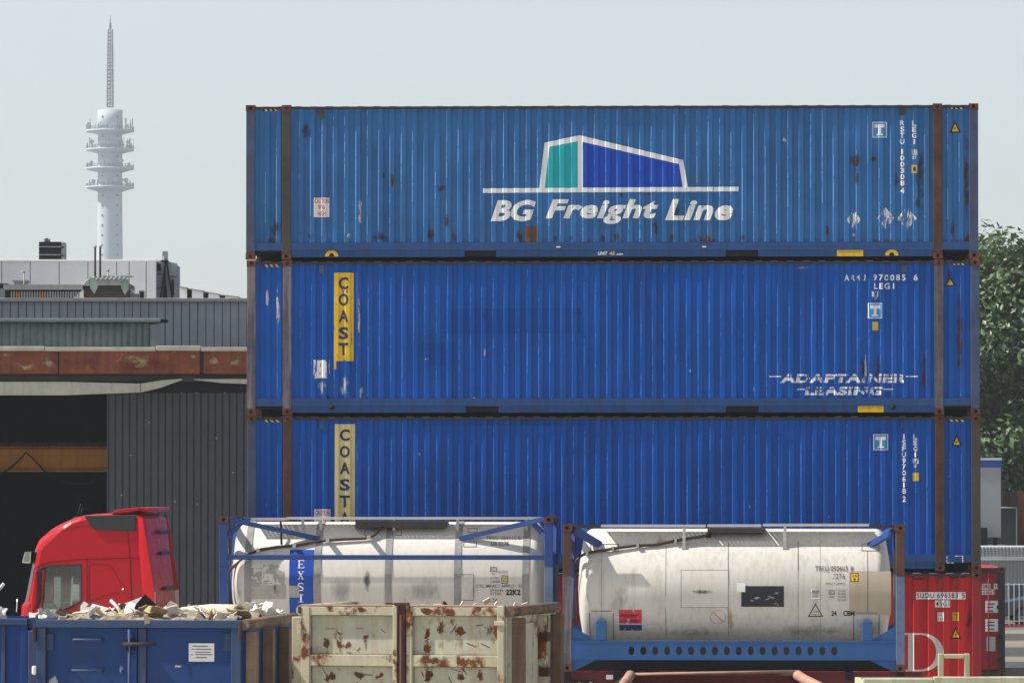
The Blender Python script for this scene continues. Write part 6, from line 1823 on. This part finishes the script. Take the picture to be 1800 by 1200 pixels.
# grey ribbed shed
YS = 182.0
M['shed'] = mat('light grey ribbed cladding', (.34, .355, .36), .6, var=.06, streak=.2, streak_col=(.28, .28, .28))
sh = empty('ribbed_shed', (W(1690, 1000, YS).x, YS, 0), 0, 'light grey ribbed shed with white trim line behind the picket fence', 'shed')
xs_, ys_ = rib_profile(0, 9, .12, .03, random.Random(9), .001)
ribbed_sheet(xs_, ys_, .0, W(0, 961, YS).z, 0).build('wall', M['shed'], sh)
MB().box(0, 9, -.03, -.004, W(0, 984.5, YS).z, W(0, 978, YS).z).build('trim', M['white_steel'], sh)
MB().box(0, 9, .04, 7, 0, W(0, 961, YS).z - .02).build('body', M['shed'], sh)
MB().box(1.6, 3.4, -.012, .0, 0, 1.25).build('window', M['car_glass'], sh)
# grey pylon sign with blue band
YP = 186.5
M['sign_grey'] = mat('pale grey sign face', (.33, .335, .34), .5, var=.03); M['sign_blue'] = mat('sign blue', (.02, .09, .33), .5, var=.03)
py_ = empty('pylon_sign', (W(1700, 900, YP + 4).x, YP + 4, 0), 0, 'tall pale grey box sign with blue top band and white edge beside the stack', 'sign')
Yp = YP + 4
w = W(1759.5, 900, Yp).x - W(1700, 900, Yp).x
zf = lambda p: W(0, p, Yp).z
MB().box(0, w, 0, .9, zf(944), zf(821)).build('face', M['sign_grey'], py_)
MB().box(-.01, w + .02, -.02, .92, zf(820.8), zf(808.5)).build('band', M['sign_blue'], py_)
MB().box(-.02, w + .03, -.04, .94, zf(808.3), zf(804.5)).build('edge', M['white_steel'], py_)
for x in (.1, w - .25): MB().box(x, x + .15, .4, .55, 0, zf(944)).build('post', M['rail_dark'], py_)
MB().box(w - (W(1759.5, 0, Yp).x - W(1722, 0, Yp).x), w - (W(1759.5, 0, Yp).x - W(1733.5, 0, Yp).x), -.5, -.05, zf(967), zf(927)).build('floodlight_box', M['black'], py_)
# dark building behind
Yq = 196.0
dk = empty('dark_building', (W(1690, 930, Yq).x, Yq, 0), 0, 'flat dark grey building with thin pale edge trim, behind the ribbed shed', 'building')
M['dark_grey'] = mat('dark grey rendering', (.045, .05, .058), .7)
w = W(1786, 930, Yq).x - W(1690, 930, Yq).x
zq = lambda p: W(0, p, Yq).z
MB().box(0, w, 0, 6, 0, zq(893)).build('wall', M['dark_grey'], dk)
MB().box(-.02, w + .03, -.03, 6.03, zq(893), zq(891.5)).build('capping', M['capping'], dk)
MB().box(w + .003, w + .04, -.03, .2, 0, zq(893.2)).build('corner_trim', M['capping'], dk)
for k, (zl, zh) in enumerate(((.3, 2.4), )): MB().box(.5, 1.6, -.02, .0, zl, zh).build('door', M['capping'], dk)
# rust-brown timber screen
Yv = 202.0
wd_ = empty('timber_screen', (W(1757, 900, Yv).x, Yv, 0), 0, 'dark timber screen of tall planks below the trees', 'screen')
M['plank'] = mat('dark stained plank', (.05, .03, .025), .8, var=.35, vscale=.8, streak=.4)
M['plank_warm'] = mat('rusty orange plank', (.17, .065, .035), .8, var=.2)
zt2 = W(0, 862, Yv).z
x = 0.0; k = 0
while x < 9:
    ww = .2 + .03 * ((k * 7) % 3)
    MB().box(x, x + ww - .012, (k % 2) * .02, .06, 0, zt2 - .05 * ((k * 5) % 3)).build('plank', M['plank_warm'] if .6 < x < 1.1 else M['plank'], wd_); x += ww; k += 1

# ---------------------------------------------------------------- trees
def leaf_mat(name, c):
    s = N(name)
    at = s.n('ShaderNodeAttribute'); at.attribute_name = 'tint'
    cc = s.mix(at.outputs['Fac'], c3(c, .55), c3(c, 1.5))
    d = s.n('ShaderNodeBsdfDiffuse'); t = s.n('ShaderNodeBsdfTranslucent'); g = s.n('ShaderNodeBsdfGlossy')
    g.inputs['Roughness'].default_value = .45; g.inputs['Color'].default_value = (.5, .5, .5, 1)
    s.t.links.new(cc, d.inputs['Color']); s.t.links.new(s.mix(.5, cc, c3((c[0] * 1.3, c[1] * 1.5, c[2]), 1)), t.inputs['Color'])
    m1_ = s.n('ShaderNodeMixShader'); m1_.inputs[0].default_value = .3
    s.t.links.new(d.outputs[0], m1_.inputs[1]); s.t.links.new(t.outputs[0], m1_.inputs[2])
    m2_ = s.n('ShaderNodeMixShader'); m2_.inputs[0].default_value = .07
    s.t.links.new(m1_.outputs[0], m2_.inputs[1]); s.t.links.new(g.outputs[0], m2_.inputs[2])
    s.t.links.new(m2_.outputs[0], s.out.inputs['Surface'])
    return s.mat
M['leaf'] = leaf_mat('green leaves', (.075, .125, .045))
M['bark'] = mat('bark', (.07, .055, .045), .9, var=.3, vscale=3, bump=.4, bscale=10)
def tree(px, Y, ztop, rad, seed, label, nclump=230, per=120, zbase=1.5, group=None):
    rng = random.Random(seed)
    root = empty('broadleaf_tree', (W(px, 800, Y).x, Y, 0), rng.uniform(0, 6), label, 'tree', group)
    H = ztop
    tk_ = MB()
    pts = [(rng.uniform(-.15, .15) * k, rng.uniform(-.15, .15) * k, H * .8 * k / 6) for k in range(7)]
    tk_.tube(pts, [.38, .33, .28, .22, .16, .1, .04], 10)
    trunk = tk_.build('trunk', M['bark'], root)
    cl = []
    cz = (zbase + H) / 2; hz = (H - zbase) / 2
    tries = 0
    while len(cl) < nclump and tries < 9000:
        tries += 1
        u = Vector((rng.gauss(0, 1), rng.gauss(0, 1), rng.gauss(0, 1))).normalized() * rng.uniform(.45, 1) ** .6
        sh = 1 + .22 * mnoise.noise(u * 2.1 + Vector((seed, 0, 0)))
        p = Vector((u.x * rad * sh, u.y * rad * sh, cz + u.z * hz * sh))
        if p.z > H - .3: continue
        if p.z < zbase: continue
        if mnoise.noise(p * .5 + Vector((seed * 3, 0, 0))) < -.12: continue
        cl.append(p)
    lm = MB()
    for p in cl[::7]:
        k = rng.randint(1, 4); b0 = Vector(pts[k])
        mid = b0.lerp(p, .5) + Vector((rng.uniform(-.4, .4), rng.uniform(-.4, .4), rng.uniform(-.1, .5)))
        lm.tube([b0, mid, p], [.10, .06, .02], 6)
    lm.build('limb', M['bark'], trunk)
    V = []; Fc = []; tint = []
    for p in cl:
        cr = rng.uniform(.6, 1.25); bt = rng.uniform(.0, 1.0)
        nl = int(per * .7 * cr * cr)
        for _ in range(nl):
            d = Vector((rng.gauss(0, 1), rng.gauss(0, 1), rng.gauss(0, .7)))
            d = d.normalized() * cr * rng.uniform(.3, 1) ** .5
            c0 = p + d
            nrm = (d.normalized() + Vector((rng.uniform(-.9, .9), rng.uniform(-.9, .9), rng.uniform(.0, 1.2)))).normalized()
            a = nrm.cross(Vector((rng.uniform(-1, 1), rng.uniform(-1, 1), rng.uniform(-1, 1)))).normalized(); bb = nrm.cross(a)
            sz = rng.uniform(.10, .22)
            i0 = len(V)
            V += [c0 - a * sz, c0 + bb * sz * .55 , c0 + a * sz, c0 - bb * sz * .55 + nrm * sz * .15]
            Fc.append((i0, i0 + 1, i0 + 2, i0 + 3))
            tv = min(1, max(0, bt + rng.uniform(-.25, .25)))
            tint += [tv] * 4
    me = bpy.data.meshes.new('crown'); me.from_pydata([v[:] for v in V], [], Fc)
    at = me.attributes.new('tint', 'FLOAT', 'POINT'); at.data.foreach_set('value', tint)
    me.update()
    link_mesh('crown', me, M['leaf'], root)
    return root
tree(1738, 214, W(0, 392, 214).z, 3.3, 3, 'tall dense broadleaf tree directly behind the edge of the container stack', 260, 150)
tree(1830, 220, W(0, 398, 220).z, 3.6, 8, 'second tall broadleaf tree beyond the ribbed shed', 240, 130)
tree(1700, 232, W(0, 380, 232).z, 3.5, 15, 'tall broadleaf tree half hidden behind the container stack', 170, 130)
tree(1785, 236, W(0, 500, 236).z, 3.6, 21, 'lower broadleaf tree filling the gap behind the taller trees', 200, 130)

# ---------------------------------------------------------------- hazy air
def haze():
    s = bpy.data.materials.new('haze'); s.use_nodes = True
    t = s.node_tree; t.nodes.clear()
    o = t.nodes.new('ShaderNodeOutputMaterial'); v = t.nodes.new('ShaderNodeVolumePrincipled')
    v.inputs['Color'].default_value = (.82, .92, 1, 1)
    v.inputs['Density'].default_value = HAZE
    v.inputs['Anisotropy'].default_value = .2
    t.links.new(v.outputs[0], o.inputs['Volume'])
    h = MB().box(-950, 950, -80, 2550, -1, 215).build('haze', s)
    tag(h, 'thin pale summer haze in the air', 'haze', kind='stuff')
HAZE = .00015
haze()
